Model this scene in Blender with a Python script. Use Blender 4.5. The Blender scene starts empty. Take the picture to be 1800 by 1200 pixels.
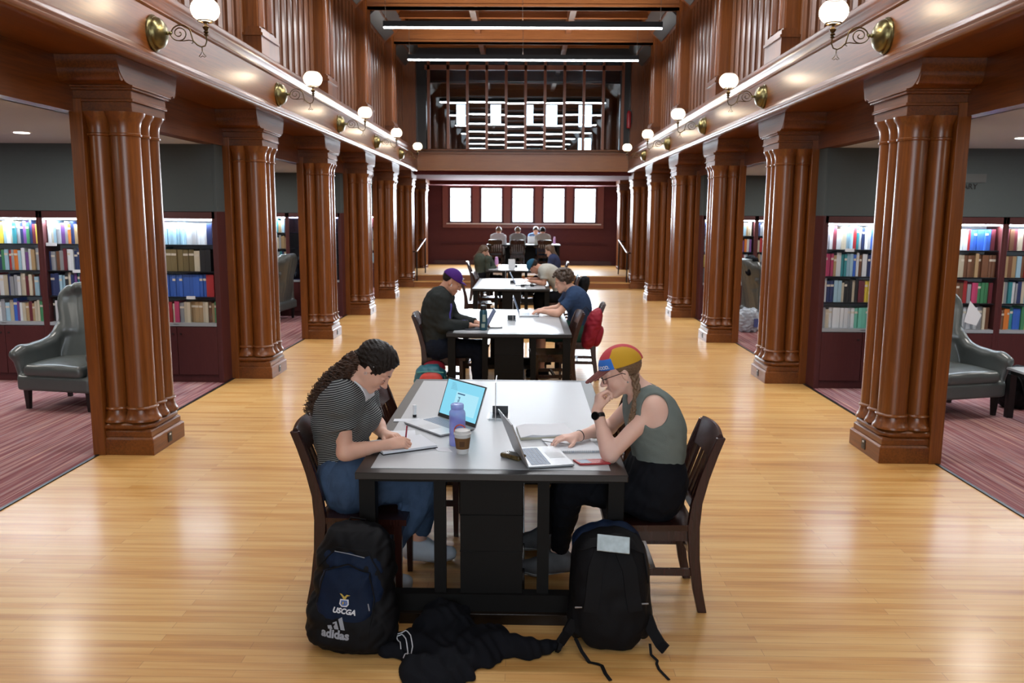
import bpy, math, random
import numpy as np
from mathutils import Vector, Matrix
PI = math.pi
sc = bpy.context.scene
COL = sc.collection
random.seed(7)

# ---------------------------------------------------------------- camera
cam_data = bpy.data.cameras.new('camera')
cam = bpy.data.objects.new('camera', cam_data)
COL.objects.link(cam)
sc.camera = cam
PITCH, YAW, ROLL, CAM_H, FPX = 0.15253898, 0.0140143, 0.0068, 1.93, 1445.0
fwd = Vector((-math.sin(YAW)*math.cos(PITCH), math.cos(YAW)*math.cos(PITCH), -math.sin(PITCH)))
rt0 = Vector((math.cos(YAW), math.sin(YAW), 0)); up0 = rt0.cross(fwd)
rt = rt0*math.cos(ROLL)+up0*math.sin(ROLL); up = -rt0*math.sin(ROLL)+up0*math.cos(ROLL)
cam.matrix_world = Matrix(((rt.x, up.x, -fwd.x, 0), (rt.y, up.y, -fwd.y, 0), (rt.z, up.z, -fwd.z, CAM_H), (0, 0, 0, 1)))
cam_data.sensor_width = 36.0
cam_data.lens = 36.0*FPX/1800.0
cam_data.dof.use_dof = True
cam_data.dof.focus_distance = 4.1
cam_data.dof.aperture_fstop = 5.0
cam_data.clip_end = 200

# ---------------------------------------------------------------- world, exposure
w = bpy.data.worlds.new('world'); sc.world = w; w.use_nodes = True
bg = w.node_tree.nodes['Background']
bg.inputs[0].default_value = (0.80, 0.90, 1.0, 1); bg.inputs[1].default_value = 7.0
sc.view_settings.view_transform = 'Standard'; sc.view_settings.look = 'None'
sc.view_settings.gamma = 1.0; sc.view_settings.use_curve_mapping = False
sc.view_settings.exposure = 0.14

def area(name, loc, rot, sx, sy, power, col=(1, 1, 1)):
    d = bpy.data.lights.new(name, 'AREA'); d.shape = 'RECTANGLE'; d.size = sx; d.size_y = sy
    d.energy = power; d.color = col
    o = bpy.data.objects.new(name, d); COL.objects.link(o); o.location = loc; o.rotation_euler = rot
    return o
XC = -0.065
LED_Y = [18.5, 15.4, 12.27, 9.14, 6.01, 2.88, -0.25, -3.4]
LED_Z = 5.25
for y in LED_Y:                       # light of the hanging LED bars (down and a little up)
    area('led_bar_light', (XC, y, LED_Z-0.03), (0, 0, 0), 4.9, 0.06, 105 if y > 5 else 25, (0.93, 0.96, 1.0))
    area('led_bar_uplight', (XC, y, LED_Z+0.13), (PI, 0, 0), 4.9, 0.06, 40 if y > 5 else 12, (1.0, 0.93, 0.85))
# daylight through the window wall at the far end, plus added fill from behind the camera
for wx in (-2.1, -1.08, -.06, .96, 1.97):
    area('far_daylight', (wx, 27.12, 2.25), (-PI/2, 0, 0), .66, 1.05, 105, (0.82, 0.91, 1.0))
area('rear_fill', (-0.05, -5.6, 2.6), (PI/2, 0, 0), 5.0, 2.6, 14, (0.88, 0.94, 1.0))  # added fill lamp, as if from an assumed, unseen window

# ---------------------------------------------------------------- materials
MAT = {}
def newmat(name):
    m = bpy.data.materials.new(name); m.use_nodes = True
    nt = m.node_tree; b = nt.nodes['Principled BSDF']
    MAT[name] = m
    return m, nt, b
def mat(name, col, rough=0.5, metal=0.0, spec=None, noise=0.0, nscale=30, bump=0.0, bscale=200, emit=None, estr=0, trans=0, coat=0, sheen=0, alpha=1, sss=0):
    m, nt, b = newmat(name)
    if spec is None: spec = .12 if rough > .55 else .5
    b.inputs['Base Color'].default_value = (*col, 1)
    b.inputs['Roughness'].default_value = rough; b.inputs['Metallic'].default_value = metal
    b.inputs['Specular IOR Level'].default_value = spec
    if coat: b.inputs['Coat Weight'].default_value = coat; b.inputs['Coat Roughness'].default_value = 0.1
    if sheen: b.inputs['Sheen Weight'].default_value = sheen
    if trans: b.inputs['Transmission Weight'].default_value = trans
    if sss:
        b.inputs['Subsurface Weight'].default_value = sss
        b.inputs['Subsurface Radius'].default_value = (0.012, 0.005, 0.003); b.inputs['Subsurface Scale'].default_value = 1.0
    if alpha < 1: b.inputs['Alpha'].default_value = alpha
    if emit: b.inputs['Emission Color'].default_value = (*emit, 1); b.inputs['Emission Strength'].default_value = estr
    N, L = nt.nodes, nt.links
    if noise or bump:
        tc = N.new('ShaderNodeTexCoord')
    if noise:
        n = N.new('ShaderNodeTexNoise'); n.inputs['Scale'].default_value = nscale; n.inputs['Detail'].default_value = 4
        L.new(tc.outputs['Object'], n.inputs['Vector'])
        mx = N.new('ShaderNodeMix'); mx.data_type = 'RGBA'
        mx.inputs['A'].default_value = (*[max(0, c*(1-noise)) for c in col], 1)
        mx.inputs['B'].default_value = (*[min(1, c*(1+noise)) for c in col], 1)
        L.new(n.outputs['Fac'], mx.inputs['Factor']); L.new(mx.outputs['Result'], b.inputs['Base Color'])
    if bump:
        n2 = N.new('ShaderNodeTexNoise'); n2.inputs['Scale'].default_value = bscale; n2.inputs['Detail'].default_value = 3
        L.new(tc.outputs['Object'], n2.inputs['Vector'])
        bp = N.new('ShaderNodeBump'); bp.inputs['Strength'].default_value = bump; bp.inputs['Distance'].default_value = 0.01
        L.new(n2.outputs['Fac'], bp.inputs['Height']); L.new(bp.outputs['Normal'], b.inputs['Normal'])
    return m
def wood(name, dark, light, axis='z', rough=0.3, coat=0.0, fine=60, stretch=0.04, spec=0.5):
    """varnished wood, grain along one object axis"""
    m, nt, b = newmat(name); N, L = nt.nodes, nt.links
    tc = N.new('ShaderNodeTexCoord'); mp = N.new('ShaderNodeMapping')
    s = [1.0, 1.0, 1.0]; s['xyz'.index(axis)] = stretch
    mp.inputs['Scale'].default_value = s
    L.new(tc.outputs['Object'], mp.inputs['Vector'])
    n = N.new('ShaderNodeTexNoise'); n.inputs['Scale'].default_value = fine; n.inputs['Detail'].default_value = 5; n.inputs['Roughness'].default_value = .65
    n2 = N.new('ShaderNodeTexNoise'); n2.inputs['Scale'].default_value = 2.5; n2.inputs['Detail'].default_value = 3
    L.new(mp.outputs['Vector'], n.inputs['Vector']); L.new(mp.outputs['Vector'], n2.inputs['Vector'])
    ad = N.new('ShaderNodeMath'); ad.operation = 'ADD'
    L.new(n.outputs['Fac'], ad.inputs[0]); L.new(n2.outputs['Fac'], ad.inputs[1])
    r = N.new('ShaderNodeMapRange'); r.inputs['From Min'].default_value = .7; r.inputs['From Max'].default_value = 1.3
    L.new(ad.outputs[0], r.inputs['Value'])
    mx = N.new('ShaderNodeMix'); mx.data_type = 'RGBA'
    mx.inputs['A'].default_value = (*dark, 1); mx.inputs['B'].default_value = (*light, 1)
    L.new(r.outputs[0], mx.inputs['Factor']); L.new(mx.outputs['Result'], b.inputs['Base Color'])
    b.inputs['Roughness'].default_value = rough; b.inputs['Specular IOR Level'].default_value = spec
    if coat: b.inputs['Coat Weight'].default_value = coat; b.inputs['Coat Roughness'].default_value = .12
    return m
WD, WL = (0.068, 0.0180, 0.0035), (0.220, 0.066, 0.0115)
for ax in 'xyz': wood('oak_'+ax, WD, WL, ax, rough=.3)
wood('gallery_boards', (0.12, 0.042, 0.016), (0.21, 0.085, 0.036), 'z', rough=.33)
wood('maroon_panel', (0.052, 0.010, 0.011), (0.075, 0.016, 0.016), 'z', rough=.42, stretch=.1)
wood('maroon_wall', (0.082, 0.024, 0.029), (0.108, 0.034, 0.039), 'x', rough=.6, stretch=.1, spec=.2)
wood('dark_wood', (0.006, 0.004, 0.003), (0.011, 0.007, 0.005), 'x', rough=.28)
wood('chair_wood', (0.018, 0.005, 0.004), (0.038, 0.011, 0.008), 'z', rough=.25)
mat('plaster_white', (0.50, 0.545, 0.57), .8, noise=.03)
mat('grey_wall', (0.078, 0.094, 0.096), .75, noise=.04)
mat('glass_sheet', (0.9, 0.95, 0.95), .02, trans=1.0)
mat('led', (1, 1, 1), .5, emit=(0.93, 0.97, 1), estr=14)
mat('shelf_led', (1, 1, 1), .5, emit=(0.78, 0.90, 1), estr=22)
mat('black_metal', (0.010, 0.012, 0.014), .35, metal=.3)
mat('steel', (0.5, 0.5, 0.5), .35, metal=1)
mat('brass', (0.16, 0.135, 0.060), .30, metal=.9, noise=.25, nscale=12)
mat('brass_dark', (0.10, 0.068, 0.03), .38, metal=.9)
mat('white_plastic', (0.75, 0.76, 0.77), .4)
mat('black_plastic', (0.006, 0.006, 0.007), .35)
mat('black_screen', (0.004, 0.004, 0.005), .1)

def floor_mat():
    """narrow strip boards laid across the hall"""
    m, nt, b = newmat('strip_floor'); N, L = nt.nodes, nt.links
    tc = N.new('ShaderNodeTexCoord')
    br = N.new('ShaderNodeTexBrick')
    br.inputs['Scale'].default_value = 1.0; br.inputs['Mortar Size'].default_value = .0007
    br.inputs['Brick Width'].default_value = 1.15; br.inputs['Row Height'].default_value = .058
    br.inputs['Mortar Smooth'].default_value = .2; br.offset = .37; br.inputs['Bias'].default_value = 0
    br.inputs['Color1'].default_value = (0, 0, 0, 1); br.inputs['Color2'].default_value = (1, 1, 1, 1); br.inputs['Mortar'].default_value = (.1, .1, .1, 1)
    L.new(tc.outputs['Object'], br.inputs['Vector'])
    mp = N.new('ShaderNodeMapping'); mp.inputs['Scale'].default_value = (1.2, 17, 1)
    L.new(tc.outputs['Object'], mp.inputs['Vector'])
    n = N.new('ShaderNodeTexNoise'); n.inputs['Scale'].default_value = 1; n.inputs['Detail'].default_value = 3
    L.new(mp.outputs['Vector'], n.inputs['Vector'])
    mp2 = N.new('ShaderNodeMapping'); mp2.inputs['Scale'].default_value = (4, 160, 1)
    L.new(tc.outputs['Object'], mp2.inputs['Vector'])
    n2 = N.new('ShaderNodeTexNoise'); n2.inputs['Scale'].default_value = 1; n2.inputs['Detail'].default_value = 3
    L.new(mp2.outputs['Vector'], n2.inputs['Vector'])
    a = N.new('ShaderNodeMath'); a.operation = 'MULTIPLY_ADD'; a.inputs[1].default_value = .30
    L.new(br.outputs['Color'], a.inputs[0]); L.new(n.outputs['Fac'], a.inputs[2])
    a2 = N.new('ShaderNodeMath'); a2.operation = 'MULTIPLY_ADD'; a2.inputs[1].default_value = .35
    L.new(n2.outputs['Fac'], a2.inputs[0]); L.new(a.outputs[0], a2.inputs[2])
    cr = N.new('ShaderNodeValToRGB')
    e = cr.color_ramp.elements
    e[0].position = .35; e[0].color = (0.36, 0.148, 0.034, 1)
    e[1].position = 1.15; e[1].color = (0.68, 0.405, 0.140, 1)
    e2 = cr.color_ramp.elements.new(.68); e2.color = (0.58, 0.290, 0.076, 1)
    L.new(a2.outputs[0], cr.inputs['Fac'])
    mx = N.new('ShaderNodeMix'); mx.data_type = 'RGBA'; mx.inputs['B'].default_value = (0.22, 0.09, 0.03, 1)
    L.new(br.outputs['Fac'], mx.inputs['Factor']); L.new(cr.outputs['Color'], mx.inputs['A'])
    L.new(mx.outputs['Result'], b.inputs['Base Color'])
    b.inputs['Roughness'].default_value = .24
    n3 = N.new('ShaderNodeTexNoise'); n3.inputs['Scale'].default_value = 1.2
    L.new(tc.outputs['Object'], n3.inputs['Vector'])
    rr = N.new('ShaderNodeMapRange'); rr.inputs['To Min'].default_value = .36; rr.inputs['To Max'].default_value = .52
    b.inputs['Coat Weight'].default_value = .42; b.inputs['Coat Roughness'].default_value = .21
    L.new(n3.outputs['Fac'], rr.inputs['Value']); L.new(rr.outputs[0], b.inputs['Roughness'])
    bp = N.new('ShaderNodeBump'); bp.inputs['Strength'].default_value = .12; bp.inputs['Distance'].default_value = .002
    L.new(n2.outputs['Fac'], bp.inputs['Height']); L.new(bp.outputs['Normal'], b.inputs['Normal'])
floor_mat()
def carpet_mat():
    m, nt, b = newmat('striped_carpet'); N, L = nt.nodes, nt.links
    tc = N.new('ShaderNodeTexCoord'); mp = N.new('ShaderNodeMapping'); mp.inputs['Scale'].default_value = (38, .55, 1)
    L.new(tc.outputs['Object'], mp.inputs['Vector'])
    n = N.new('ShaderNodeTexNoise'); n.inputs['Scale'].default_value = 1; n.inputs['Detail'].default_value = 3; n.inputs['Roughness'].default_value = .7
    L.new(mp.outputs['Vector'], n.inputs['Vector'])
    cr = N.new('ShaderNodeValToRGB'); cr.color_ramp.interpolation = 'LINEAR'
    e = cr.color_ramp.elements
    e[0].position = .32; e[0].color = (0.13, 0.048, 0.052, 1)
    e[1].position = .72; e[1].color = (0.52, 0.32, 0.24, 1)
    for p, c in ((.42, (0.26, 0.092, 0.092)), (.47, (0.20, 0.105, 0.12)), (.52, (0.37, 0.17, 0.15)), (.57, (0.28, 0.19, 0.20)), (.63, (0.42, 0.22, 0.185))):
        x = cr.color_ramp.elements.new(p); x.color = (*c, 1)
    L.new(n.outputs['Fac'], cr.inputs['Fac']); L.new(cr.outputs['Color'], b.inputs['Base Color'])
    b.inputs['Roughness'].default_value = .95; b.inputs['Specular IOR Level'].default_value = .1
    n2 = N.new('ShaderNodeTexNoise'); n2.inputs['Scale'].default_value = 350
    L.new(tc.outputs['Object'], n2.inputs['Vector'])
    bp = N.new('ShaderNodeBump'); bp.inputs['Strength'].default_value = .5; bp.inputs['Distance'].default_value = .004
    L.new(n2.outputs['Fac'], bp.inputs['Height']); L.new(bp.outputs['Normal'], b.inputs['Normal'])
carpet_mat()

# ---------------------------------------------------------------- mesh helpers
class MB:
    def __init__(s): s.v = []; s.f = []; s.mi = []
    def add(s, vs, fs, mi=0):
        o = len(s.v); s.v += [tuple(map(float, p)) for p in vs]
        s.f += [[i+o for i in f] for f in fs]; s.mi += [mi]*len(fs); return s
    def box(s, x0, x1, y0, y1, z0, z1, mi=0):
        return s.add([(x0, y0, z0), (x1, y0, z0), (x1, y1, z0), (x0, y1, z0), (x0, y0, z1), (x1, y0, z1), (x1, y1, z1), (x0, y1, z1)],
                     [(0, 3, 2, 1), (4, 5, 6, 7), (0, 1, 5, 4), (1, 2, 6, 5), (2, 3, 7, 6), (3, 0, 4, 7)], mi)
    def hexa(s, b, t, mi=0):
        """bottom 4 pts and top 4 pts (counter-clockwise from above)"""
        return s.add(list(b)+list(t), [(0, 3, 2, 1), (4, 5, 6, 7), (0, 1, 5, 4), (1, 2, 6, 5), (2, 3, 7, 6), (3, 0, 4, 7)], mi)
    def prism(s, poly, axis, a0, a1, mi=0):
        """poly: 2d outline in the two other axes (cyclic order), swept from a0 to a1"""
        n = len(poly); i = 'xyz'.index(axis)
        def P(p, a):
            q = [0, 0, 0]; q[i] = a; q[(i+1) % 3] = p[0]; q[(i+2) % 3] = p[1]; return q
        vs = [P(p, a0) for p in poly]+[P(p, a1) for p in poly]
        ar = sum(poly[k][0]*poly[(k+1) % n][1]-poly[(k+1) % n][0]*poly[k][1] for k in range(n))
        fs = [(k, (k+1) % n, (k+1) % n+n, k+n) for k in range(n)]+[tuple(range(n-1, -1, -1)), tuple(range(n, 2*n))]
        if (ar < 0) != (a1 < a0): fs = [tuple(reversed(f)) for f in fs]
        return s.add(vs, fs, mi)
    def lathe(s, c, prof, n=24, mi=0, axis='z', cap=True, a0=0, a1=2*PI, sx=1, sy=1):
        """prof: (radius, height) from bottom to top"""
        full = abs(a1-a0-2*PI) < 1e-6; m = n if full else n+1
        vs = []
        for r, h in prof:
            for k in range(m):
                a = a0+(a1-a0)*k/n; p = (r*math.cos(a)*sx, r*math.sin(a)*sy, h)
                if axis == 'x': p = (p[2], p[0], p[1])
                elif axis == 'y': p = (p[1], p[2], p[0])
                vs.append((c[0]+p[0], c[1]+p[1], c[2]+p[2]))
        fs = []
        for j in range(len(prof)-1):
            for k in range(n if full else n):
                k2 = (k+1) % m
                fs.append((j*m+k, j*m+k2, (j+1)*m+k2, (j+1)*m+k))
        if cap and full:
            if prof[0][0] > 1e-6: fs.append(tuple(range(m-1, -1, -1)))
            if prof[-1][0] > 1e-6: fs.append(tuple((len(prof)-1)*m+k for k in range(m)))
        return s.add(vs, fs, mi)
    def tube(s, pts, rad, n=8, mi=0, closed=False, flat=1.0):
        pts = [Vector(p) for p in pts]; K = len(pts)
        if not hasattr(rad, '__len__'): rad = [rad]*K
        vs = []; prev = None
        for i, p in enumerate(pts):
            t = (pts[(i+1) % K]-pts[i-1]) if closed else (pts[min(i+1, K-1)]-pts[max(i-1, 0)])
            t = t.normalized() if t.length > 1e-9 else Vector((0, 0, 1))
            if prev is None:
                ref = Vector((0, 0, 1)) if abs(t.z) < .9 else Vector((1, 0, 0)); u = t.cross(ref).normalized()
            else:
                u = prev-t*prev.dot(t)
                u = u.normalized() if u.length > 1e-6 else t.orthogonal().normalized()
            prev = u; w_ = t.cross(u)
            for k in range(n):
                a = 2*PI*k/n; vs.append(p+u*math.cos(a)*rad[i]+w_*math.sin(a)*rad[i]*flat)
        fs = []
        for i in range(K if closed else K-1):
            j = (i+1) % K
            for k in range(n): fs.append((i*n+k, i*n+(k+1) % n, j*n+(k+1) % n, j*n+k))
        if not closed: fs += [tuple(range(n-1, -1, -1)), tuple((K-1)*n+k for k in range(n))]
        return s.add(vs, fs, mi)
    def sphere(s, c, r, n=16, m=10, mi=0, sc_=(1, 1, 1)):
        prof = [(r*math.sin(PI*j/m), -r*math.cos(PI*j/m)) for j in range(m+1)]
        o = len(s.v); s.lathe((0, 0, 0), [(max(a, 1e-5), b) for a, b in prof], n, mi)
        for i in range(o, len(s.v)):
            p = s.v[i]; s.v[i] = (c[0]+p[0]*sc_[0], c[1]+p[1]*sc_[1], c[2]+p[2]*sc_[2])
        return s
    def tf(s, M, start=0):
        for i in range(start, len(s.v)): s.v[i] = tuple(M @ Vector(s.v[i]))
        return s
    def build(s, name, mats, parent=None, world=False, smooth=35, bevel=0):
        return mesh_obj(name, s.v, s.f, mats, parent, world, smooth, s.mi, bevel)
def mesh_obj(name, v, f, mats, parent=None, world=False, smooth=35, mi=None, bevel=0):
    if not isinstance(mats, (list, tuple)): mats = [mats]
    me = bpy.data.meshes.new(name)
    v = np.asarray(v, dtype=np.float64)
    off = np.zeros(3)
    if world:
        if parent is not None: off = np.array(parent.location)
        else: off = np.array([(v[:, 0].min()+v[:, 0].max())/2, (v[:, 1].min()+v[:, 1].max())/2, v[:, 2].min()])
    v = v-off
    if isinstance(f, np.ndarray):
        me.vertices.add(len(v)); me.vertices.foreach_set('co', v.astype(np.float32).ravel())
        me.loops.add(f.size); me.loops.foreach_set('vertex_index', f.astype(np.int32).ravel())
        me.polygons.add(len(f)); me.polygons.foreach_set('loop_start', np.arange(0, f.size, f.shape[1], dtype=np.int32))
        me.update(calc_edges=True)
    else:
        me.from_pydata(v.tolist(), [], f)
    for m in mats: me.materials.append(MAT[m] if isinstance(m, str) else m)
    if mi is not None and len(mats) > 1: me.polygons.foreach_set('material_index', np.asarray(mi, dtype=np.int32))
    if smooth:
        me.polygons.foreach_set('use_smooth', [True]*len(me.polygons))
        if smooth < 180: me.set_sharp_from_angle(angle=math.radians(smooth))
    me.update()
    o = bpy.data.objects.new(name, me); COL.objects.link(o)
    if parent is not None: o.parent = parent
    elif world: o.location = off
    if bevel:
        b = o.modifiers.new('bevel', 'BEVEL'); b.width = bevel; b.segments = 2; b.limit_method = 'ANGLE'; b.angle_limit = math.radians(40)
    return o
def tag(o, label=None, cat=None, group=None, kind=None):
    if label: o['label'] = label
    if cat: o['category'] = cat
    if group: o['group'] = group
    if kind: o['kind'] = kind
    return o
def thing(name, label, cat, loc=(0, 0, 0), rz=0, group=None):
    o = bpy.data.objects.new(name, None); COL.objects.link(o); o.empty_display_size = .1
    o.location = loc; o.rotation_euler = (0, 0, rz)
    return tag(o, label, cat, group)
def struct(o): o['kind'] = 'structure'; return o
def kids(o): return [c for c in bpy.data.objects if c.parent is o]
def dup(root, loc=None, rz=None, label=None, group=None):
    r = root.copy(); COL.objects.link(r)
    if loc is not None: r.location = loc
    if rz is not None: r.rotation_euler = (0, 0, rz)
    if label: r['label'] = label
    if group: r['group'] = group
    def rec(a, b):
        for ch in a.get('_k', []) and [] or [c for c in CH.get(a.name, [])]:
            c = ch.copy(); COL.objects.link(c); c.parent = b; CH.setdefault(b.name, []).append(c); rec(ch, c)
    rec(root, r)
    return r
CH = {}
def index_children():
    CH.clear()
    for o in bpy.data.objects:
        if o.parent: CH.setdefault(o.parent.name, []).append(o)
def text_obj(txt, size, name, m, parent, M, extrude=.0008, bold=0.0, shear=0.0, space=1.0):
    c = bpy.data.curves.new('t', 'FONT'); c.body = txt; c.size = size; c.extrude = extrude; c.offset = bold
    c.shear = shear; c.space_character = space
    c.align_x = 'CENTER'; c.align_y = 'CENTER'; c.resolution_u = 3
    o = bpy.data.objects.new('t', c); COL.objects.link(o)
    bpy.context.view_layer.update()
    me = bpy.data.meshes.new_from_object(o.evaluated_get(bpy.context.evaluated_depsgraph_get()))
    bpy.data.objects.remove(o); me.name = name
    me.transform(M); me.materials.clear(); me.materials.append(MAT[m])
    r = bpy.data.objects.new(name, me); COL.objects.link(r)
    if parent is not None: r.parent = parent
    return r
def frame(o, x, y, z=None):
    """4x4 from origin and x, y directions"""
    x = Vector(x).normalized(); y = Vector(y); y = (y-x*y.dot(x)).normalized(); z = x.cross(y)
    return Matrix(((x.x, y.x, z.x, o[0]), (x.y, y.y, z.y, o[1]), (x.z, y.z, z.z, o[2]), (0, 0, 0, 1)))
# ================================================================ THE ROOM
CY = [6.65+3.13*k for k in range(-4, 7)]          # bay lines, -5.87 ... 25.43
D_IN, D_PIL, D_CARP, D_FAS, D_WALL = 2.893, 3.382, 3.335, 2.795, 3.10
PLAT_Y, PLAT_Z, END_Y, REAR_Y = 22.1, .31, 27.2, -6.2
GLASS_Y = 21.75
AZ, SZ = 2.68, 3.06                               # aisle ceiling / gallery soffit height
def SX(side, d): return XC+side*d                 # side -1 left, +1 right

struct(MB().box(XC-D_CARP, XC+D_CARP, REAR_Y, PLAT_Y+.1, -.1, 0).build('floor', 'strip_floor', world=True))
for s, n in ((-1, 'left'), (1, 'right')):
    x0, x1 = sorted((SX(s, D_CARP+.012), SX(s, 8.6)))
    struct(MB().box(x0, x1, REAR_Y, END_Y, -.1, .004).build('floor', 'striped_carpet', world=True))
    x0, x1 = sorted((SX(s, D_CARP), SX(s, D_CARP+.025)))
    struct(MB().box(x0, x1, REAR_Y, PLAT_Y, -.02, .008).build('trim_1', 'black_metal', world=True))
# raised platform with two oak risers
wood('riser_oak', (0.20, 0.065, 0.014), (0.33, 0.115, 0.026), 'x', rough=.3)
m = MB()
m.box(XC-3.3, XC+3.3, PLAT_Y, PLAT_Y+.33, 0, .13)
m.box(XC-3.3, XC+3.3, PLAT_Y+.32, END_Y, 0, PLAT_Z-.025)
struct(m.build('floor', 'riser_oak', world=True))
m = MB()
m.box(XC-3.3, XC+3.3, PLAT_Y-.02, PLAT_Y+.33, .13, .155)
m.box(XC-3.3, XC+3.3, PLAT_Y+.30, END_Y, PLAT_Z-.025, PLAT_Z)
struct(m.build('floor', 'strip_floor', world=True))

# end wall under and above the gallery, with five sash windows below and the reading-room windows above
WIN = [(-2.47, -1.73), (-1.45, -.71), (-.43, .31), (.59, 1.33), (1.60, 2.35)]
WZ0, WZ1 = 1.67, 2.82
UW = [(-2.25, -1.9), (-1.15, -.76), (-.05, .28), (.55, 1.05), (1.68, 2.16)]
m = MB()
T = .3
def holes_wall(m, x0, x1, z0, z1, wins, y0, y1):
    """wall panel in x/z with a row of holes [(a,b,c,d)] that share no columns"""
    x = x0
    for a, b, c, d in sorted(wins):
        m.box(x, a, y0, y1, z0, z1); m.box(a, b, y0, y1, z0, c); m.box(a, b, y0, y1, d, z1); x = b
    m.box(x, x1, y0, y1, z0, z1)
holes_wall(m, -9, 9, 0, 3.3, [(a, b, WZ0, WZ1) for a, b in WIN], END_Y, END_Y+T)
struct(m.build('wall_back', 'maroon_wall', world=True))
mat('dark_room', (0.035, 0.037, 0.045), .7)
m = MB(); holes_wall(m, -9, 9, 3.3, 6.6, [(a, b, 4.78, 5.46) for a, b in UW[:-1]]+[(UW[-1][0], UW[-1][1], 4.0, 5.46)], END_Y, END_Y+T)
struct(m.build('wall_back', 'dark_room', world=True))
wood('red_trim', (0.16, 0.035, 0.018), (0.22, 0.055, 0.028), 'z', rough=.35)
# casing round the five windows + panel mouldings on the wall
m = MB()
m.box(-2.68, 2.58, END_Y-.05, END_Y, WZ0-.16, WZ0-.03); m.box(-2.68, 2.58, END_Y-.05, END_Y, WZ1+.02, WZ1+.12)
for x0, x1 in [(-2.68, -2.50)]+[(WIN[i][1]+.03, WIN[i+1][0]-.03) for i in range(4)]+[(2.38, 2.58)]:
    m.box(x0, x1, END_Y-.045, END_Y, WZ0-.05, WZ1+.03)
struct(m.build('trim_2', 'red_trim', world=True, bevel=.006))
m = MB(); m.box(-2.55, 2.5, END_Y-.09, END_Y-.03, WZ0-.045, WZ0-.01)
struct(m.build('trim_3', 'white_plastic', world=True))
for z in (.95, 1.0, .42): 
    struct(MB().box(-2.75, 2.7, END_Y-.03, END_Y, z-.012, z+.012).build('trim_4', 'maroon_wall', world=True))
struct(MB().box(-2.95, 2.85, END_Y-.035, END_Y, PLAT_Z, PLAT_Z+.14).build('baseboard_back', 'maroon_panel', world=True))
mat('sash_dark', (0.12, 0.06, 0.07), .4)
mat('sky_pane', (1, 1, 1), .5, emit=(0.86, 0.93, 1.0), estr=5.0)
for i, (a, b) in enumerate(WIN):
    e = struct(bpy.data.objects.new('window_%d' % (i+1), None)); COL.objects.link(e); e.location = ((a+b)/2, END_Y, WZ0)
    m = MB(); y0, y1 = END_Y+.03, END_Y+.09
    m.box(a, a+.045, y0, y1, WZ0, WZ1); m.box(b-.045, b, y0, y1, WZ0, WZ1)
    m.box(a+.045, b-.045, y0, y1, WZ0, WZ0+.045); m.box(a+.045, b-.045, y0, y1, WZ1-.04, WZ1); m.box(a+.045, b-.045, y0, y1, 2.49, 2.515)
    m.build('sash', 'sash_dark', e, world=True)
    MB().box(a+.04, b-.04, END_Y+.055, END_Y+.06, WZ0+.04, WZ1-.04).build('pane', 'glass_sheet', e, world=True)
for i, (a, b) in enumerate(UW):
    z0 = 4.0 if i == 4 else 4.78
    e = struct(bpy.data.objects.new('window_%d' % (i+6), None)); COL.objects.link(e); e.location = ((a+b)/2, END_Y, z0)
    m = MB(); y0, y1 = END_Y+.03, END_Y+.09
    m.box(a, a+.03, y0, y1, z0, 5.46); m.box(b-.03, b, y0, y1, z0, 5.46)
    m.box(a+.03, b-.03, y0, y1, z0, z0+.03); m.box(a+.03, b-.03, y0, y1, 5.43, 5.46)
    if i == 4: m.box(a, b, y0, y1, 4.40, 4.75)
    m.build('sash', 'sash_dark', e, world=True)
    MB().box(a+.03, b-.03, END_Y+.055, END_Y+.06, z0+.03, 5.43).build('pane', 'glass_sheet', e, world=True)

# side walls of the aisles, rear wall (with an assumed, unseen window opening behind the camera), ceilings
for s, n in ((-1, 'left'), (1, 'right')):
    x0, x1 = sorted((SX(s, 8.5), SX(s, 8.7)))
    struct(MB().box(x0, x1, REAR_Y, END_Y, 0, 6.6).build('wall_'+n, 'grey_wall', world=True))
    x0, x1 = sorted((SX(s, D_CARP+.13), SX(s, 8.6)))
    struct(MB().box(x0, x1, REAR_Y, END_Y, AZ, AZ+.1).build('ceiling', 'plaster_white', world=True))
m = MB(); holes_wall(m, -9, 9, 0, 6.6, [(-2.4, 2.3, .9, 4.4)], REAR_Y-.3, REAR_Y)
struct(m.build('wall_rear', 'oak_x', world=True))
struct(MB().box(-9, 9, REAR_Y-.3, END_Y+.3, 6.5, 6.6).build('ceiling', 'oak_x', world=True))

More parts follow.
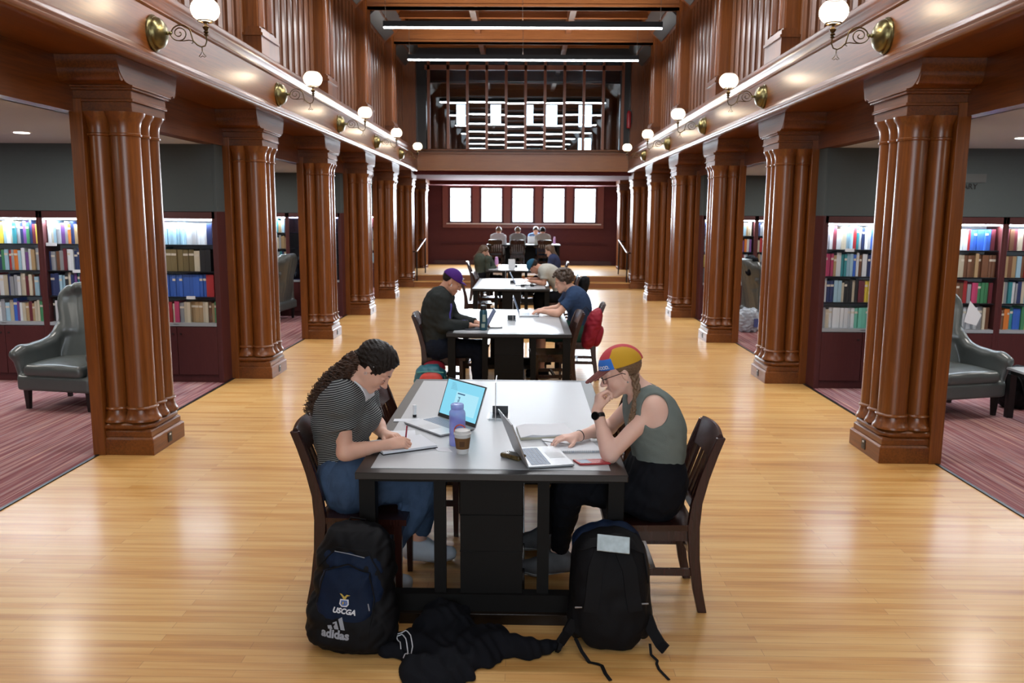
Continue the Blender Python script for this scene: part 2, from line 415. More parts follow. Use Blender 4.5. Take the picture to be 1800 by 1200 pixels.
# gallery fascia, mouldings, soffit, aisle beam and the boarded upper wall
def prism_y(poly, y0, y1, m_, name, mat_): pass
for s, n in ((-1, 'left'), (1, 'right')):
    def PX(pts): return [(z, SX(s, d)) for d, z in pts]      # prism axis y -> plane (z, x)
    f = MB()
    f.prism(PX([(D_FAS, 3.12), (D_FAS, 3.50), (3.5, 3.50), (3.5, SZ), (D_FAS+.03, SZ), (D_FAS+.03, 3.12)]), 'y', REAR_Y, GLASS_Y+.7)
    struct(f.build('wall_'+n, 'oak_y', world=True))
    f = MB()                                                  # lower moulding
    f.prism(PX([(D_FAS+.04, SZ-.012), (D_FAS-.03, SZ-.012), (D_FAS-.045, SZ+.004), (D_FAS-.045, SZ+.02), (D_FAS-.03, SZ+.032), (D_FAS-.034, SZ+.05), (D_FAS-.022, SZ+.062), (D_FAS-.022, SZ+.075), (D_FAS-.002, SZ+.10), (D_FAS+.04, SZ+.10)]), 'y', REAR_Y, GLASS_Y+.2)
    struct(f.build('trim_5', 'oak_y', world=True, smooth=50))
    f = MB()                                                  # upper moulding and gallery shelf
    f.prism(PX([(D_FAS+.04, 3.46), (D_FAS, 3.46), (D_FAS-.018, 3.475), (D_FAS-.018, 3.50), (D_FAS-.05, 3.535), (D_FAS-.06, 3.56), (D_FAS-.06, 3.585), (D_FAS-.035, 3.60), (D_FAS-.035, 3.62), (D_FAS-.01, 3.64), (3.4, 3.64), (3.4, 3.46)]), 'y', REAR_Y, GLASS_Y+.2)
    struct(f.build('trim_6', 'oak_y', world=True, smooth=50))
    x0, x1 = sorted((SX(s, 3.345), SX(s, 3.49)))
    struct(MB().box(x0, x1, REAR_Y, END_Y, AZ, SZ+.01).build('trim_7', 'oak_y', world=True))
    # boards with round battens between the gallery pilasters
    f = MB(); g = MB()
    for k in range(len(CY)-2):
        y0, y1 = CY[k]+.30, CY[k+1]-.30
        x0, x1 = sorted((SX(s, D_WALL), SX(s, D_WALL+.08)))
        if 6 < y0 < 9: y0 += 0
        f.box(x0, x1, CY[k]-.3, CY[k+1]-.3, 3.6, 6.5)
        nb = 9
        for j in range(nb+1):
            y = y0+(y1-y0)*j/nb
            f.lathe((SX(s, D_WALL), y, 0), [(.030, 3.6), (.030, 6.3)], 8, cap=False)
            x0, x1 = sorted((SX(s, D_WALL-.03), SX(s, D_WALL)))
            if j < nb: f.box(x0, x1, y+(y1-y0)/nb*.3, y+(y1-y0)/nb*.72, 3.6, 6.3)
    struct(f.build('wall_'+n, 'gallery_boards', world=True))
    for k in range(3, len(CY)-2):
        yc = CY[k]; f = MB()
        def B(d, hy, z0, z1, mm=f):
            x0, x1 = sorted((SX(s, d), SX(s, D_WALL))); mm.box(x0, x1, yc-hy, yc+hy, z0, z1)
        B(2.87, .30, 3.62, 3.88)                               # pedestal
        for d, h, z0, z1 in ((2.85, .32, 3.88, 3.91), (2.87, .30, 3.91, 3.96), (2.895, .275, 3.96, 3.985)): B(d, h, z0, z1)
        B(2.93, .24, 3.985, 6.1)
        for q in (-.15, .15):                                  # reeds down the shaft of the pilaster
            f.lathe((SX(s, 2.93), yc+q, 0), [(.055, 3.99), (.055, 5.95)], 12, cap=False)
        B(2.88, .29, 5.9, 5.97); B(2.80, .34, 5.97, 6.1)
        o = f.build('pilaster', 'oak_z', world=True, smooth=50)
        tag(o, '%s upper pilaster of dark wood on the %s gallery ledge' % (['nearest', 'second', 'third', 'fourth', 'fifth', 'farthest'][k-3], n), 'pilaster', 'upper pilasters along the %s gallery' % n)
    # sloping cornice at the top of the wall, between the ceiling beams
    mat('vent_grey', (0.05, 0.055, 0.065), .45) if 'vent_grey' not in MAT else None
    f = MB()
    f.prism(PX([(3.12, 5.62), (2.82, 5.90), (2.60, 6.25), (2.60, 6.5), (3.12, 6.5)]), 'y', REAR_Y, GLASS_Y)
    struct(f.build('ceiling', 'oak_y', world=True))
    f = MB()
    for k in range(len(CY)-2):
        f.prism(PX([(3.02, 5.68), (2.83, 5.86), (2.81, 5.84), (3.0, 5.66)]), 'y', CY[k]+.5, CY[k+1]-.5)
        f.prism(PX([(2.80, 5.90), (2.66, 6.12), (2.64, 6.10), (2.78, 5.88)]), 'y', CY[k]+.5, CY[k+1]-.5)
    struct(f.build('trim_8', 'vent_grey', world=True))

# main ceiling: cross beams at every bay line, thin purlins and two long ribs
m = MB(); m2 = MB(); m3 = MB()
wood('ceiling_beam', (0.17, 0.058, 0.018), (0.30, 0.12, 0.04), 'x', rough=.3)
for k, y in enumerate(CY[:-2]):
    m.box(XC-3.0, XC+3.0, y-.14, y+.14, 5.72, 6.12); m.box(XC-3.0, XC+3.0, y-.18, y+.18, 5.98, 6.06)
    m.box(XC-3.0, XC+3.0, y-.165, y+.165, 5.72, 5.76)
    for q in (1, 2, 3):
        yy = y+3.13*q/4
        m2.box(XC-2.8, XC+2.8, yy-.05, yy+.05, 6.08, 6.22); m2.box(XC-2.8, XC+2.8, yy-.065, yy+.065, 6.18, 6.20)
struct(m.build('trim_9', 'ceiling_beam', world=True)); struct(m2.build('trim_10', 'ceiling_beam', world=True))
for x in (-1.07, .93):
    m3.box(x-.06, x+.06, REAR_Y, GLASS_Y, 5.90, 6.2)
struct(m3.build('trim_11', 'gallery_boards', world=True))
struct(MB().box(XC-3.1, XC+3.1, REAR_Y, GLASS_Y, 6.22, 6.26).build('ceiling', 'oak_x', world=True))

# gallery bridge at the far end with its glazed screen
m = MB()
m.box(-2.95, 2.82, GLASS_Y+.5, GLASS_Y+.75, 3.12, 3.60)
m.box(-2.95, 2.82, GLASS_Y+.44, GLASS_Y+.78, 3.52, 3.56)
m.box(-2.95, 2.82, GLASS_Y+.40, GLASS_Y+.80, 3.60, 3.64); m.box(-2.95, 2.82, GLASS_Y+.44, GLASS_Y+.78, 3.08, 3.13)
struct(m.build('trim_12', 'riser_oak', world=True, bevel=.004))
mat('maroon_matt', (0.10, 0.024, 0.026), .9)
struct(MB().box(-3.4, 3.3, GLASS_Y+.6, END_Y, 2.98, 3.12).build('ceiling', 'maroon_matt', world=True))
struct(MB().box(-3.4, 3.3, END_Y-1.1, END_Y, 2.86, 3.0).build('trim_13', 'maroon_matt', world=True))
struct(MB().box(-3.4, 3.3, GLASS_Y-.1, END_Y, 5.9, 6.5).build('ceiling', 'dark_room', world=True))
for s, n in ((-1, 'left'), (1, 'right')):
    x0, x1 = sorted((SX(s, 2.75), SX(s, 3.4)))
    struct(MB().box(x0, x1, GLASS_Y-.1, GLASS_Y+.5, 3.62, 6.3).build('wall_'+n, 'oak_z', world=True))
    x0, x1 = sorted((SX(s, 3.0), SX(s, 3.3)))
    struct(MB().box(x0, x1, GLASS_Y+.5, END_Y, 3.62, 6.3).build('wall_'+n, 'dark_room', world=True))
    struct(MB().box(min(SX(s, 2.5), SX(s, 2.76)), max(SX(s, 2.5), SX(s, 2.76)), GLASS_Y+.12, GLASS_Y+.3, 3.62, 5.9).build('trim_14', 'dark_wood', world=True))
wood('mullion', (0.15, 0.042, 0.016), (0.23, 0.075, 0.03), 'z', rough=.35)
m = MB()
MX = [-2.5+.5*i for i in range(11)]
for x in MX: m.box(x-.035, x+.035, GLASS_Y+.1, GLASS_Y+.2, 3.62, 5.9)
m.box(-2.6, 2.5, GLASS_Y+.1, GLASS_Y+.2, 5.6, 5.72)
struct(m.build('trim_15', 'mullion', world=True))
def glossy_glass():
    m, nt, b = newmat('dark_glazing'); N, L = nt.nodes, nt.links
    nt.nodes.remove(b)
    out = [n for n in N if n.type == 'OUTPUT_MATERIAL'][0]
    tr = N.new('ShaderNodeBsdfTransparent'); tr.inputs[0].default_value = (.80, .86, .90, 1)
    gl = N.new('ShaderNodeBsdfGlossy'); gl.inputs['Roughness'].default_value = .012
    mx = N.new('ShaderNodeMixShader'); mx.inputs[0].default_value = .24
    L.new(tr.outputs[0], mx.inputs[1]); L.new(gl.outputs[0], mx.inputs[2]); L.new(mx.outputs[0], out.inputs[0])
glossy_glass()
rg = random.Random(3)
for i in range(10):
    x0, x1 = MX[i]+.034, MX[i+1]-.034
    a = rg.uniform(-.006, .006); bb = rg.uniform(-.012, .012); c = rg.uniform(-.006, .006)
    m = MB(); z0, z1, y = 3.63, 5.62, GLASS_Y+.15
    def yy(x, z): return y+bb*(x-(x0+x1)/2)+a*(z-4.6)*.5
    m.hexa([(x0, yy(x0, z0), z0), (x1, yy(x1, z0), z0), (x1, yy(x1, z0)+.01, z0), (x0, yy(x0, z0)+.01, z0)],
           [(x0, yy(x0, z1), z1), (x1, yy(x1, z1), z1), (x1, yy(x1, z1)+.01, z1), (x0, yy(x0, z1)+.01, z1)])
    struct(m.build('window_%d' % (11+i), 'dark_glazing', world=True, smooth=0))

# grey cross walls beside the nave at every second bay (they carry the bookcases)
CROSS = [9.22+6.26*k for k in range(3)]
for s, n in ((-1, 'left'), (1, 'right')):
    for yf in CROSS:
        x0, x1 = sorted((SX(s, 3.375), SX(s, 8.5)))
        struct(MB().box(x0, x1, yf+.36, yf+.46, 0, AZ).build('wall_'+n, 'grey_wall', world=True))
        struct(MB().box(x0, x1, yf+.012, yf+.36, 1.945, AZ).build('wall_'+n, 'grey_wall', world=True))

# ---------------------------------------------------------------- clustered columns
def column_proto():
    r = thing('clustered_column', 'x', 'column')
    MB().box(0, .10, -.31, .31, 0, 2.78).build('backing_pilaster', 'oak_z', r, bevel=.006)
    m = MB()
    m.box(.047, .489, -.30, .30, 0, .13)
    m.hexa([(.047, -.30, .13), (.489, -.30, .13), (.489, .30, .13), (.047, .30, .13)], [(.047, -.285, .145), (.474, -.285, .145), (.474, .285, .145), (.047, .285, .145)])
    m.box(.047, .468, -.28, .28, .145, .19)
    m.hexa([(.047, -.28, .19), (.468, -.28, .19), (.468, .28, .19), (.047, .28, .19)], [(.047, -.262, .207), (.450, -.262, .207), (.450, .262, .207), (.047, .262, .207)])
    # rounded roll above the plinth
    out = []
    def ring(o, z):
        pts = []
        hx0, hx1, hy, cr = .05, .478+o, .29+o, .11
        pts.append((hx0, -hy, z))
        for a in range(0, 7): t = -PI/2+PI/2*a/6; pts.append((hx1-cr+cr*math.cos(t), -hy+cr+cr*math.sin(t), z))
        for a in range(0, 7): t = PI/2*a/6; pts.append((hx1-cr+cr*math.cos(t), hy-cr+cr*math.sin(t), z))
        pts.append((hx0, hy, z)); return pts
    prof = [(-.03, .20), (-.012, .207), (0, .222), (.002, .236), (-.006, .252), (-.022, .263), (-.03, .272)]
    rings = [ring(o, z) for o, z in prof]; n = len(rings[0]); vs = sum(rings, []); fs = []
    for j in range(len(rings)-1):
        for k in range(n-1): fs.append((j*n+k, j*n+k+1, (j+1)*n+k+1, (j+1)*n+k))
    fs.append(tuple((len(rings)-1)*n+k for k in range(n)))
    m.add(vs, fs)
    m.build('plinth', 'oak_y', r, smooth=40, bevel=.003)
    for (x, y, rad) in ((.352, -.165, .112), (.372, 0, .088), (.352, .165, .112), (.172, -.195, .085), (.172, .195, .085)):
        m = MB()
        p = [(rad+.030, .268), (rad+.030, .280), (rad+.024, .292), (rad+.012, .312), (rad+.003, .340), (rad, .362), (rad+.012, .368), (rad+.014, .376), (rad+.010, .384), (rad-.002, .390),
             (rad-.004, 2.505), (rad+.007, 2.512), (rad+.008, 2.524), (rad, 2.530), (rad, 2.565), (rad+.004, 2.60), (rad+.014, 2.635), (rad+.034, 2.662), (rad+.04, 2.685)]
        m.lathe((x, y, 0), p, 28, cap=False); m.build('shaft', 'oak_z', r, smooth=40)
    m = MB()
    for x1, hy, z0, z1 in ((.474, .292, 2.683, 2.755), (.490, .305, 2.755, 2.775), (.480, .300, 2.775, 2.838), (.502, .325, 2.838, 2.856), (.512, .338, 2.856, 2.872)):
        m.box(-.02, x1, -hy, hy, z0, z1)
    # bracket block with ovolo ends
    pts = []
    for a in range(9):
        t = PI/2*a/8; pts.append((.345+.175*math.sin(t), 2.872+.188*(1-math.cos(t))))
    right = [(y, z) for y, z in pts]
    poly = [(-y, z) for y, z in reversed(right)]+right       # from left-top ... bottom ... right-top
    m.prism([(y, z) for y, z in poly], 'x', -.10, .492)
    m.build('capital', 'oak_y', r, smooth=30, bevel=.003)
    for sg in (-1, 1):                                        # lens-shaped roundel at the end of the bracket
        m = MB(); o = len(m.v)
        m.lathe((-.10, sg*.452, 2.968), [(.046, 0), (.046, .588)], 24, axis='x', sx=1.0, sy=1.85)
        m.build('roundel', 'oak_y', r, smooth=40)
    # power outlet on the nave face of the plinth
    m = MB(); m.box(.486, .494, -.035, .035, .035, .115, 0); m.box(.494, .497, -.012, .012, .092, .105, 1)
    for z in (.052, .074): m.box(.494, .496, -.018, .018, z, z+.014, 0)
    m.build('outlet_cover', ['black_plastic', 'white_plastic'], r, smooth=0)
    return r
colp = column_proto(); index_children()
ORD = ['nearest', 'second', 'third', 'fourth', 'fifth', 'sixth', 'seventh']
for s, n in ((-1, 'left'), (1, 'right')):
    for k in range(7):
        y = 6.65+3.13*k; zz = 0 if k < 5 else (0 if k == 5 else PLAT_Z)
        loc = (SX(s, 3.382), y, 0); rz = 0 if s < 0 else PI
        lab = '%s clustered dark wood column from the front on the %s side of the hall' % (ORD[k], n)
        if s < 0 and k == 0: o = colp; o.location = loc; o['label'] = lab
        else: o = dup(colp, loc, rz, lab)
        o['group'] = 'clustered columns of the %s colonnade' % n

# ---------------------------------------------------------------- gas-style wall lamps on the fascia
def globe_glass():
    m, nt, b = newmat('globe_glass'); N, L = nt.nodes, nt.links
    b.inputs['Base Color'].default_value = (.85, .82, .76, 1); b.inputs['Roughness'].default_value = .15
    b.inputs['Emission Color'].default_value = (1, .88, .74, 1); b.inputs['Emission Strength'].default_value = .55
    out = [n for n in N if n.type == 'OUTPUT_MATERIAL'][0]
    tc = N.new('ShaderNodeTexCoord'); wv = N.new('ShaderNodeTexWave'); wv.bands_direction = 'Z'; wv.inputs['Scale'].default_value = 22
    L.new(tc.outputs['Object'], wv.inputs['Vector'])
    sp = N.new('ShaderNodeSeparateXYZ'); L.new(tc.outputs['Object'], sp.inputs[0])
    mr = N.new('ShaderNodeMapRange'); mr.inputs['To Min'].default_value = .30; mr.inputs['To Max'].default_value = .72
    L.new(wv.outputs['Fac'], mr.inputs['Value'])
    tr = N.new('ShaderNodeBsdfTransparent'); tr.inputs[0].default_value = (.97, .95, .9, 1)
    mx = N.new('ShaderNodeMixShader'); L.new(mr.outputs[0], mx.inputs[0]); L.new(tr.outputs[0], mx.inputs[1]); L.new(b.outputs[0], mx.inputs[2]); L.new(mx.outputs[0], out.inputs[0])
globe_glass()
mat('bulb', (1, 1, 1), .5, emit=(1, .92, .80), estr=10)
def lamp_proto():
    r = thing('wall_lamp', 'x', 'lamp')
    m = MB()   # local x points to the nave, origin on the fascia
    prof = [(.135, 0), (.135, .012), (.125, .02), (.122, .03)]+[(.118*math.cos(t), .03+.075*math.sin(t)) for t in [PI/2*k/8 for k in range(9)]]
    m.lathe((0, 0, 0), [(max(a, .001), b) for a, b in prof], 28, axis='x')
    m.lathe((.10, 0, 0), [(.012, 0), (.016, .012), (.010, .024), (.016, .034), (.008, .045)], 12, axis='x')
    m.build('backplate', 'brass', r, smooth=40)
    m = MB(); arm = []
    # S-shaped arm in the x-z plane
    for k in range(13):
        t = PI*(1-k/12); arm.append((.215+.075*math.cos(t), 0, .0+.06*math.sin(t)))
    arm2 = [(.145, 0, .0)]+arm[1:]+[(.305, 0, -.055), (.335, 0, -.085), (.365, 0, -.10), (.395, 0, -.092), (.41, 0, -.06), (.408, 0, -.02)]
    m.tube(arm2, .0055, 8)
    sp = []
    for k in range(40):
        t = k/39; a = PI+t*2*PI*1.7; rr = .062*(1-t)+.008; sp.append((.20+rr*math.cos(a), 0, .0+rr*math.sin(a)*.9))
    m.tube(sp, .0045, 6)
    m.tube([(.20, 0, -.056), (.24, 0, -.055), (.275, 0, -.05), (.30, 0, -.055), (.305, 0, -.07), (.292, 0, -.074)], .004, 6)
    m.tube([(.372, 0, -.10), (.372, 0, -.13)], .004, 6)
    m.tube([(.372, 0, -.128), (.36, 0, -.155), (.345, 0, -.17), (.358, 0, -.175), (.372, 0, -.166), (.386, 0, -.175), (.40, 0, -.17), (.384, 0, -.155)], .003, 6, closed=True)
    m.build('arm', 'brass_dark', r, smooth=60)
    m = MB()
    m.lathe((.408, 0, 0), [(.008, -.02), (.02, -.012), (.008, -.002), (.022, .008), (.01, .02), (.02, .03), (.026, .045), (.010, .06), (.012, .075), (.03, .085)], 14)
    ring = [(.408+.058*math.cos(2*PI*k/24), .058*math.sin(2*PI*k/24), .088) for k in range(24)]
    m.tube(ring, .005, 6, closed=True)
    for k in range(3):
        a = 2*PI*k/3; m.tube([(.408, 0, .075), (.408+.058*math.cos(a), .058*math.sin(a), .088)], .003, 6)
    m.build('globe_holder', 'brass_dark', r, smooth=60)
    m = MB(); R = .108
    prof = [(R*math.cos(t), .172+R*.86*math.sin(t)) for t in [-.98+(-0)+(2.05+.0)*k/16 for k in range(17)]]
    m.lathe((.408, 0, 0), prof, 32, cap=False); m.build('globe', 'globe_glass', r, smooth=180)
    m = MB(); m.sphere((.408, 0, .165), .022, 12, 8, sc_=(1, 1, 1.7)); m.build('bulb', 'bulb', r, smooth=180)
    return r
lp = lamp_proto(); index_children()
for s, n in ((-1, 'left'), (1, 'right')):
    for k in range(-1, 5):
        y = 6.55+3.13*k+(.1 if k > 0 else 0)
        loc = (SX(s, D_FAS), y, 3.29); rz = 0 if s < 0 else PI
        if k < 0:
            lab = 'brass wall lamp on the %s gallery fascia, nearest the viewer and outside the picture' % n
        else: lab = '%s brass wall lamp with round glass globe on the %s gallery fascia' % (ORD[k], n)
        if s < 0 and k == -1: o = lp; o.location = loc; o['label'] = lab
        else: o = dup(lp, loc, rz, lab)
        o['group'] = 'globe wall lamps along the %s gallery' % n
        d = bpy.data.lights.new('globe_light', 'POINT'); d.energy = 14; d.color = (1, .80, .58); d.shadow_soft_size = .034
        q = bpy.data.objects.new('globe_light', d); COL.objects.link(q); q.location = (loc[0]-s*.408, y, 3.29+.185)

# ---------------------------------------------------------------- hanging LED bars
mat('led_housing', (0.012, 0.018, 0.028), .4)
for i, y in enumerate(LED_Y):
    lab = ['long black hanging light bar nearest the glazed gallery screen', 'long black hanging light bar closer to the viewer, highest in the picture'][i] if i < 2 else '%s black hanging light bar counted from the glazed screen' % ['third', 'fourth', 'fifth', 'sixth', 'seventh', 'eighth'][i-2]
    r = thing('pendant_light_bar', lab, 'light', (XC, y, LED_Z), group='hanging light bars')
    MB().box(-2.5, 2.5, -.03, .03, 0, .10).build('housing', 'led_housing', r)
    MB().box(-2.49, 2.49, -.026, .026, -.022, 0).build('diffuser', 'led', r)
    for x in (-2.46, 0, 2.46):
        MB().tube([(x, 0, .10), (x, 0, .97)], .004, 6).build('cable', 'steel', r)
        MB().lathe((x, 0, .10), [(.012, 0), (.014, .02), (.006, .05)], 10).build('cable_grip', 'steel', r)

# aisle downlights
mat('downlight_lens', (1, 1, 1), .5, emit=(1, .97, .92), estr=6)
for s, n in ((-1, 'left'), (1, 'right')):
    for k in range(-1, 5):
        for q, dx in enumerate((4.72, 6.9)):
            y = 7.95+3.13*k
            vis = (k == 0 and q == 0)
            lab = '%s recessed downlight of the %s row in the white %s aisle ceiling' % (['nearest', 'second', 'third', 'fourth', 'fifth', 'sixth'][k+1], ['inner', 'outer'][q], n)
            r = thing('downlight', lab, 'light', (SX(s, dx), y, AZ), group='downlights in the %s aisle ceiling' % n)
            MB().lathe((0, 0, 0), [(.085, -.008), (.09, 0)], 24).build('trim_ring', 'white_plastic', r)
            MB().lathe((0, 0, 0), [(.068, -.012), (.068, -.008)], 24).build('lens', 'downlight_lens', r)
            a = area('downlight_light', (SX(s, dx), y, AZ-.03), (0, 0, 0), .30, .30, 24, (1, .95, .88))

# handrails on the platform steps
for s, n in ((-1, 'left'), (1, 'right')):
    r = thing('handrail', 'black metal handrail with sloping grip at the %s end of the platform steps' % n, 'handrail', (SX(s, 2.83), 22.3, 0))
    m = MB()
    A, Bp = -s*.0, s*.36
    m.tube([(0, -.1, 0), (0, -.1, .94)], .018, 8); m.tube([(s*.34, .0, 0), (s*.34, .0, .90), (s*.31, .0, .94), (0, -.1, .94)], .018, 8)
    m.tube([(-s*.13, .75, PLAT_Z), (-s*.13, .75, 1.24)], .018, 8)
    m.tube([(-s*.13, .75, 1.22), (s*.06, .9, 1.22)], .018, 8)
    m.build('rail_frame', 'black_metal', r, smooth=60)
    m = MB(); m.tube([(0, -.12, .95), (-s*.13, .77, 1.26)], .026, 10); m.build('grip', 'steel', r, smooth=60)

# fire extinguisher on the gallery, right of the glazed screen
mat('red_paint', (0.30, 0.012, 0.02), .35)
r = thing('fire_extinguisher', 'red fire extinguisher on the upper right beside the glazed screen', 'fire extinguisher', (2.63, GLASS_Y-.2, 4.13))
MB().lathe((0, 0, 0), [(.04, 0), (.055, .02), (.055, .36), (.035, .42), (.015, .44)], 16).build('cylinder', 'red_paint', r)
m = MB(); m.box(-.015, .015, -.02, .06, .44, .49); m.tube([(0, 0, .46), (.06, 0, .45), (.075, 0, .3), (.07, 0, .12)], .01, 6); m.build('valve', 'black_plastic', r)
MB().box(-.02, .056, -.02, .02, .10, .13).build('wall_bracket', 'black_metal', r)

# lettering on the right grey wall
r = thing('wall_sign', 'dark lettering under a pale blank plate on the right grey wall', 'sign', (4.85, 9.22+.01, 2.25))
mat('sign_plate', (0.085, 0.092, 0.092), .5); mat('sign_letter', (0.012, 0.012, 0.013), .4)
MB().box(-.62, .19, -.012, 0, .065, .158).build('plate', 'sign_plate', r)
text_obj('GENERAL LIBRARY', .085, 'lettering', 'sign_letter', r, Matrix.Translation((-.25, -.004, .02)) @ Matrix.Rotation(PI/2, 4, 'X'), bold=.0015)
# ================================================================ FURNITURE
mat('laminate', (0.36, 0.38, 0.395), .32, spec=.5)
mat('table_black', (0.0065, 0.0060, 0.0055), .5, spec=.12)
mat('table_plinth', (0.012, 0.007, 0.004), .25, spec=.3)
wood('table_edge', (0.010, 0.008, 0.007), (0.016, 0.013, 0.011), 'y', rough=.34, fine=30, spec=.4)
def table_proto():
    r = thing('study_table', 'x', 'table')
    hx, L = .632, 2.2        # local x centred, y from 0 (near end) to L
    m = MB(); m.box(-hx, hx, 0, L, .715, .7485); m.build('tabletop', 'table_edge', r, bevel=.003)
    m = MB(); m.box(-hx+.062, hx-.075, .068, L-.068, .7485, .750); m.build('inlay', 'laminate', r)
    m = MB(); m.box(-hx+.02, hx-.02, .03, .055, .698, .715); m.box(-hx+.02, hx-.02, L-.055, L-.03, .698, .715)
    m.box(-hx+.02, -hx+.045, .055, L-.055, .698, .715); m.box(hx-.045, hx-.02, .055, L-.055, .698, .715); m.build('apron', 'table_black', r)
    for x in (-hx+.05, hx-.05):
        for y in (.065, L-.065):
            MB().box(x-.038, x+.038, y-.038, y+.038, .0, .715).build('leg', 'table_black', r, bevel=.003)
    for y in (.075, L-.075):
        for x in (-.245, .245):
            MB().box(x-.028, x+.028, y-.018, y+.018, .14, .715).build('end_slat', 'table_black', r)
    m = MB(); m.box(-.148, .148, .05, L-.05, .14, .715)
    for z in (.35, .53): m.box(-.15, .15, .046, L-.046, z-.001, z+.003)
    m.build('cable_column', 'table_black', r, bevel=.002)
    m = MB(); m.box(-.50, .50, .035, .10, .055, .14); m.box(-.50, .50, L-.10, L-.035, .055, .14); m.box(-.13, .13, .10, L-.10, .055, .14); m.build('stretcher', 'table_black', r)
    m = MB(); m.box(-.44, .44, .01, .12, 0, .055); m.box(-.44, .44, L-.12, L-.01, 0, .055); m.box(-.16, .16, .12, L-.12, 0, .055); m.build('plinth', 'table_plinth', r, bevel=.003)
    m = MB(); m.box(-.065, .065, L/2-.075, L/2+.075, .750, .7525, 0); m.box(-.038, .055, L/2-.055, L/2+.055, .7525, .7545, 1)
    m.box(-.038, .055, L/2+.05, L/2+.058, .7545, .80, 1)
    m.build('power_outlet_lid', ['steel', 'black_plastic'], r)
    return r
def chair_proto():
    r = thing('slat_back_chair', 'x', 'chair')
    W = .195; wd = 'chair_wood'
    m = MB(); pts = []
    n = 10                       # saddle seat, slightly dished, a touch wider in front
    vs = []; fs = []
    for zt in (0, 1):
        for i in range(n+1):
            for j in range(n+1):
                u, v = i/n, j/n*2-1
                x = -.215+.44*u; y = v*(W+.012+.02*u)
                z = .452-.012*(1-v*v)*(1-abs(u-.45)*1.4) if zt else .422
                vs.append((x, y, z))
    N2 = (n+1)*(n+1)
    for i in range(n):
        for j in range(n):
            a = i*(n+1)+j; fs.append((N2+a, N2+a+n+1, N2+a+n+2, N2+a+1)); fs.append((a, a+1, a+n+2, a+n+1))
    for j in range(n):
        for i in (0, n):
            a = i*(n+1)+j; q = (a, a+1, N2+a+1, N2+a); fs.append(q if i else q[::-1])
    for i in range(n):
        for j in (0, n):
            a = i*(n+1)+j; b = a+n+1; q = (a, N2+a, N2+b, b); fs.append(q if j else q[::-1])
    m.add(vs, fs); m.build('seat', wd, r, smooth=40)
    m = MB()
    for s in (-1, 1): m.box(-.19, .19, s*(W-.012)-.011, s*(W-.012)+.011, .365, .423)
    m.box(.175, .198, -W+.02, W-.02, .365, .423); m.box(-.205, -.18, -W+.02, W-.02, .365, .423)
    m.build('seat_apron', wd, r)
    for s in (-1, 1):             # rear leg and back post in one sweep
        m = MB()
        prof = [(-.262, 0, .022), (-.235, .12, .024), (-.212, .28, .027), (-.203, .44, .030), (-.215, .56, .026), (-.245, .68, .024), (-.285, .80, .022), (-.318, .885, .020)]
        vs = []; fs = []
        for x, z, h in prof: vs += [(x-h, s*W-.015, z), (x+h, s*W-.015, z), (x+h, s*W+.015, z), (x-h, s*W+.015, z)]
        for k in range(len(prof)-1):
            for q in range(4): fs.append((k*4+q, k*4+(q+1) % 4, k*4+4+(q+1) % 4, k*4+4+q))
        fs += [(3, 2, 1, 0), tuple(range(len(vs)-4, len(vs)))]
        m.add(vs, fs); m.build('back_leg', wd, r, smooth=30, bevel=.003)
        m = MB(); m.hexa([(.168, s*W-.014, 0), (.196, s*W-.014, 0), (.196, s*W+.014, 0), (.168, s*W+.014, 0)], [(.160, s*W-.018, .42), (.200, s*W-.018, .42), (.200, s*W+.018, .42), (.160, s*W+.018, .42)])
        m.build('front_leg', wd, r, bevel=.002)
    m = MB(); K = 12; vs = []; fs = []        # curved crest rail
    for i in range(K+1):
        v = i/K*2-1; y = v*(W-.012); bow = .018*(1-v*v)
        for x, z in ((-.264-bow, .765), (-.288-bow, .765), (-.334-bow, .880), (-.326-bow, .898+.006*(1-v*v)), (-.312-bow, .900+.006*(1-v*v)), (-.302-bow, .885)):
            vs.append((x, y, z))
    for i in range(K):
        for q in range(6): a = i*6+q; b = i*6+(q+1) % 6; fs.append((a, b, b+6, a+6))
    fs += [tuple(range(5, -1, -1)), tuple(K*6+q for q in range(6))]
    m.add(vs, fs); m.build('crest_rail', wd, r, smooth=40)
    MB().box(-.228, -.205, -W+.015, W-.015, .50, .55).build('lower_rail', wd, r)
    for i in range(5):
        y = (i-2)*.062; bow = .018*(1-(y/W)**2)
        m = MB(); m.hexa([(-.222, y-.014, .545), (-.210, y-.014, .545), (-.210, y+.014, .545), (-.222, y+.014, .545)], [(-.286-bow, y-.014, .775), (-.274-bow, y-.014, .775), (-.274-bow, y+.014, .775), (-.286-bow, y+.014, .775)])
        m.build('back_slat', wd, r)
    for s in (-1, 1): MB().box(-.215, .175, s*W-.009, s*W+.009, .19, .225).build('side_stretcher', wd, r)
    MB().box(-.03, -.005, -W+.01, W-.01, .20, .222).build('cross_stretcher', wd, r)
    MB().box(-.235, -.215, -W+.01, W-.01, .24, .268).build('rear_stretcher', wd, r)
    return r
tb = table_proto(); ch = chair_proto(); index_children()
TAB = [(-.143, 3.655, 0, 'nearest study table with grey top, two women sitting at its near end'),
       (-.145, 8.17, 0, 'second study table, with a man in a purple cap at its left side'),
       (-.205, 13.27, 0, 'third study table, with the man in a pale shirt leaning over its right side'),
       (-.20, 17.75, 0, 'fourth study table with a white card standing on it, just before the steps')]
for i, (x, y, z, lab) in enumerate(TAB):
    if i == 0: o = tb; o.location = (x, y, z); o['label'] = lab
    else: o = dup(tb, (x, y, z), 0, lab)
    o['group'] = 'study tables down the middle of the hall'
o = dup(tb, (1.08, 25.25, PLAT_Z), PI/2, 'farthest study table, set crosswise on the raised platform under the windows', 'study tables down the middle of the hall')
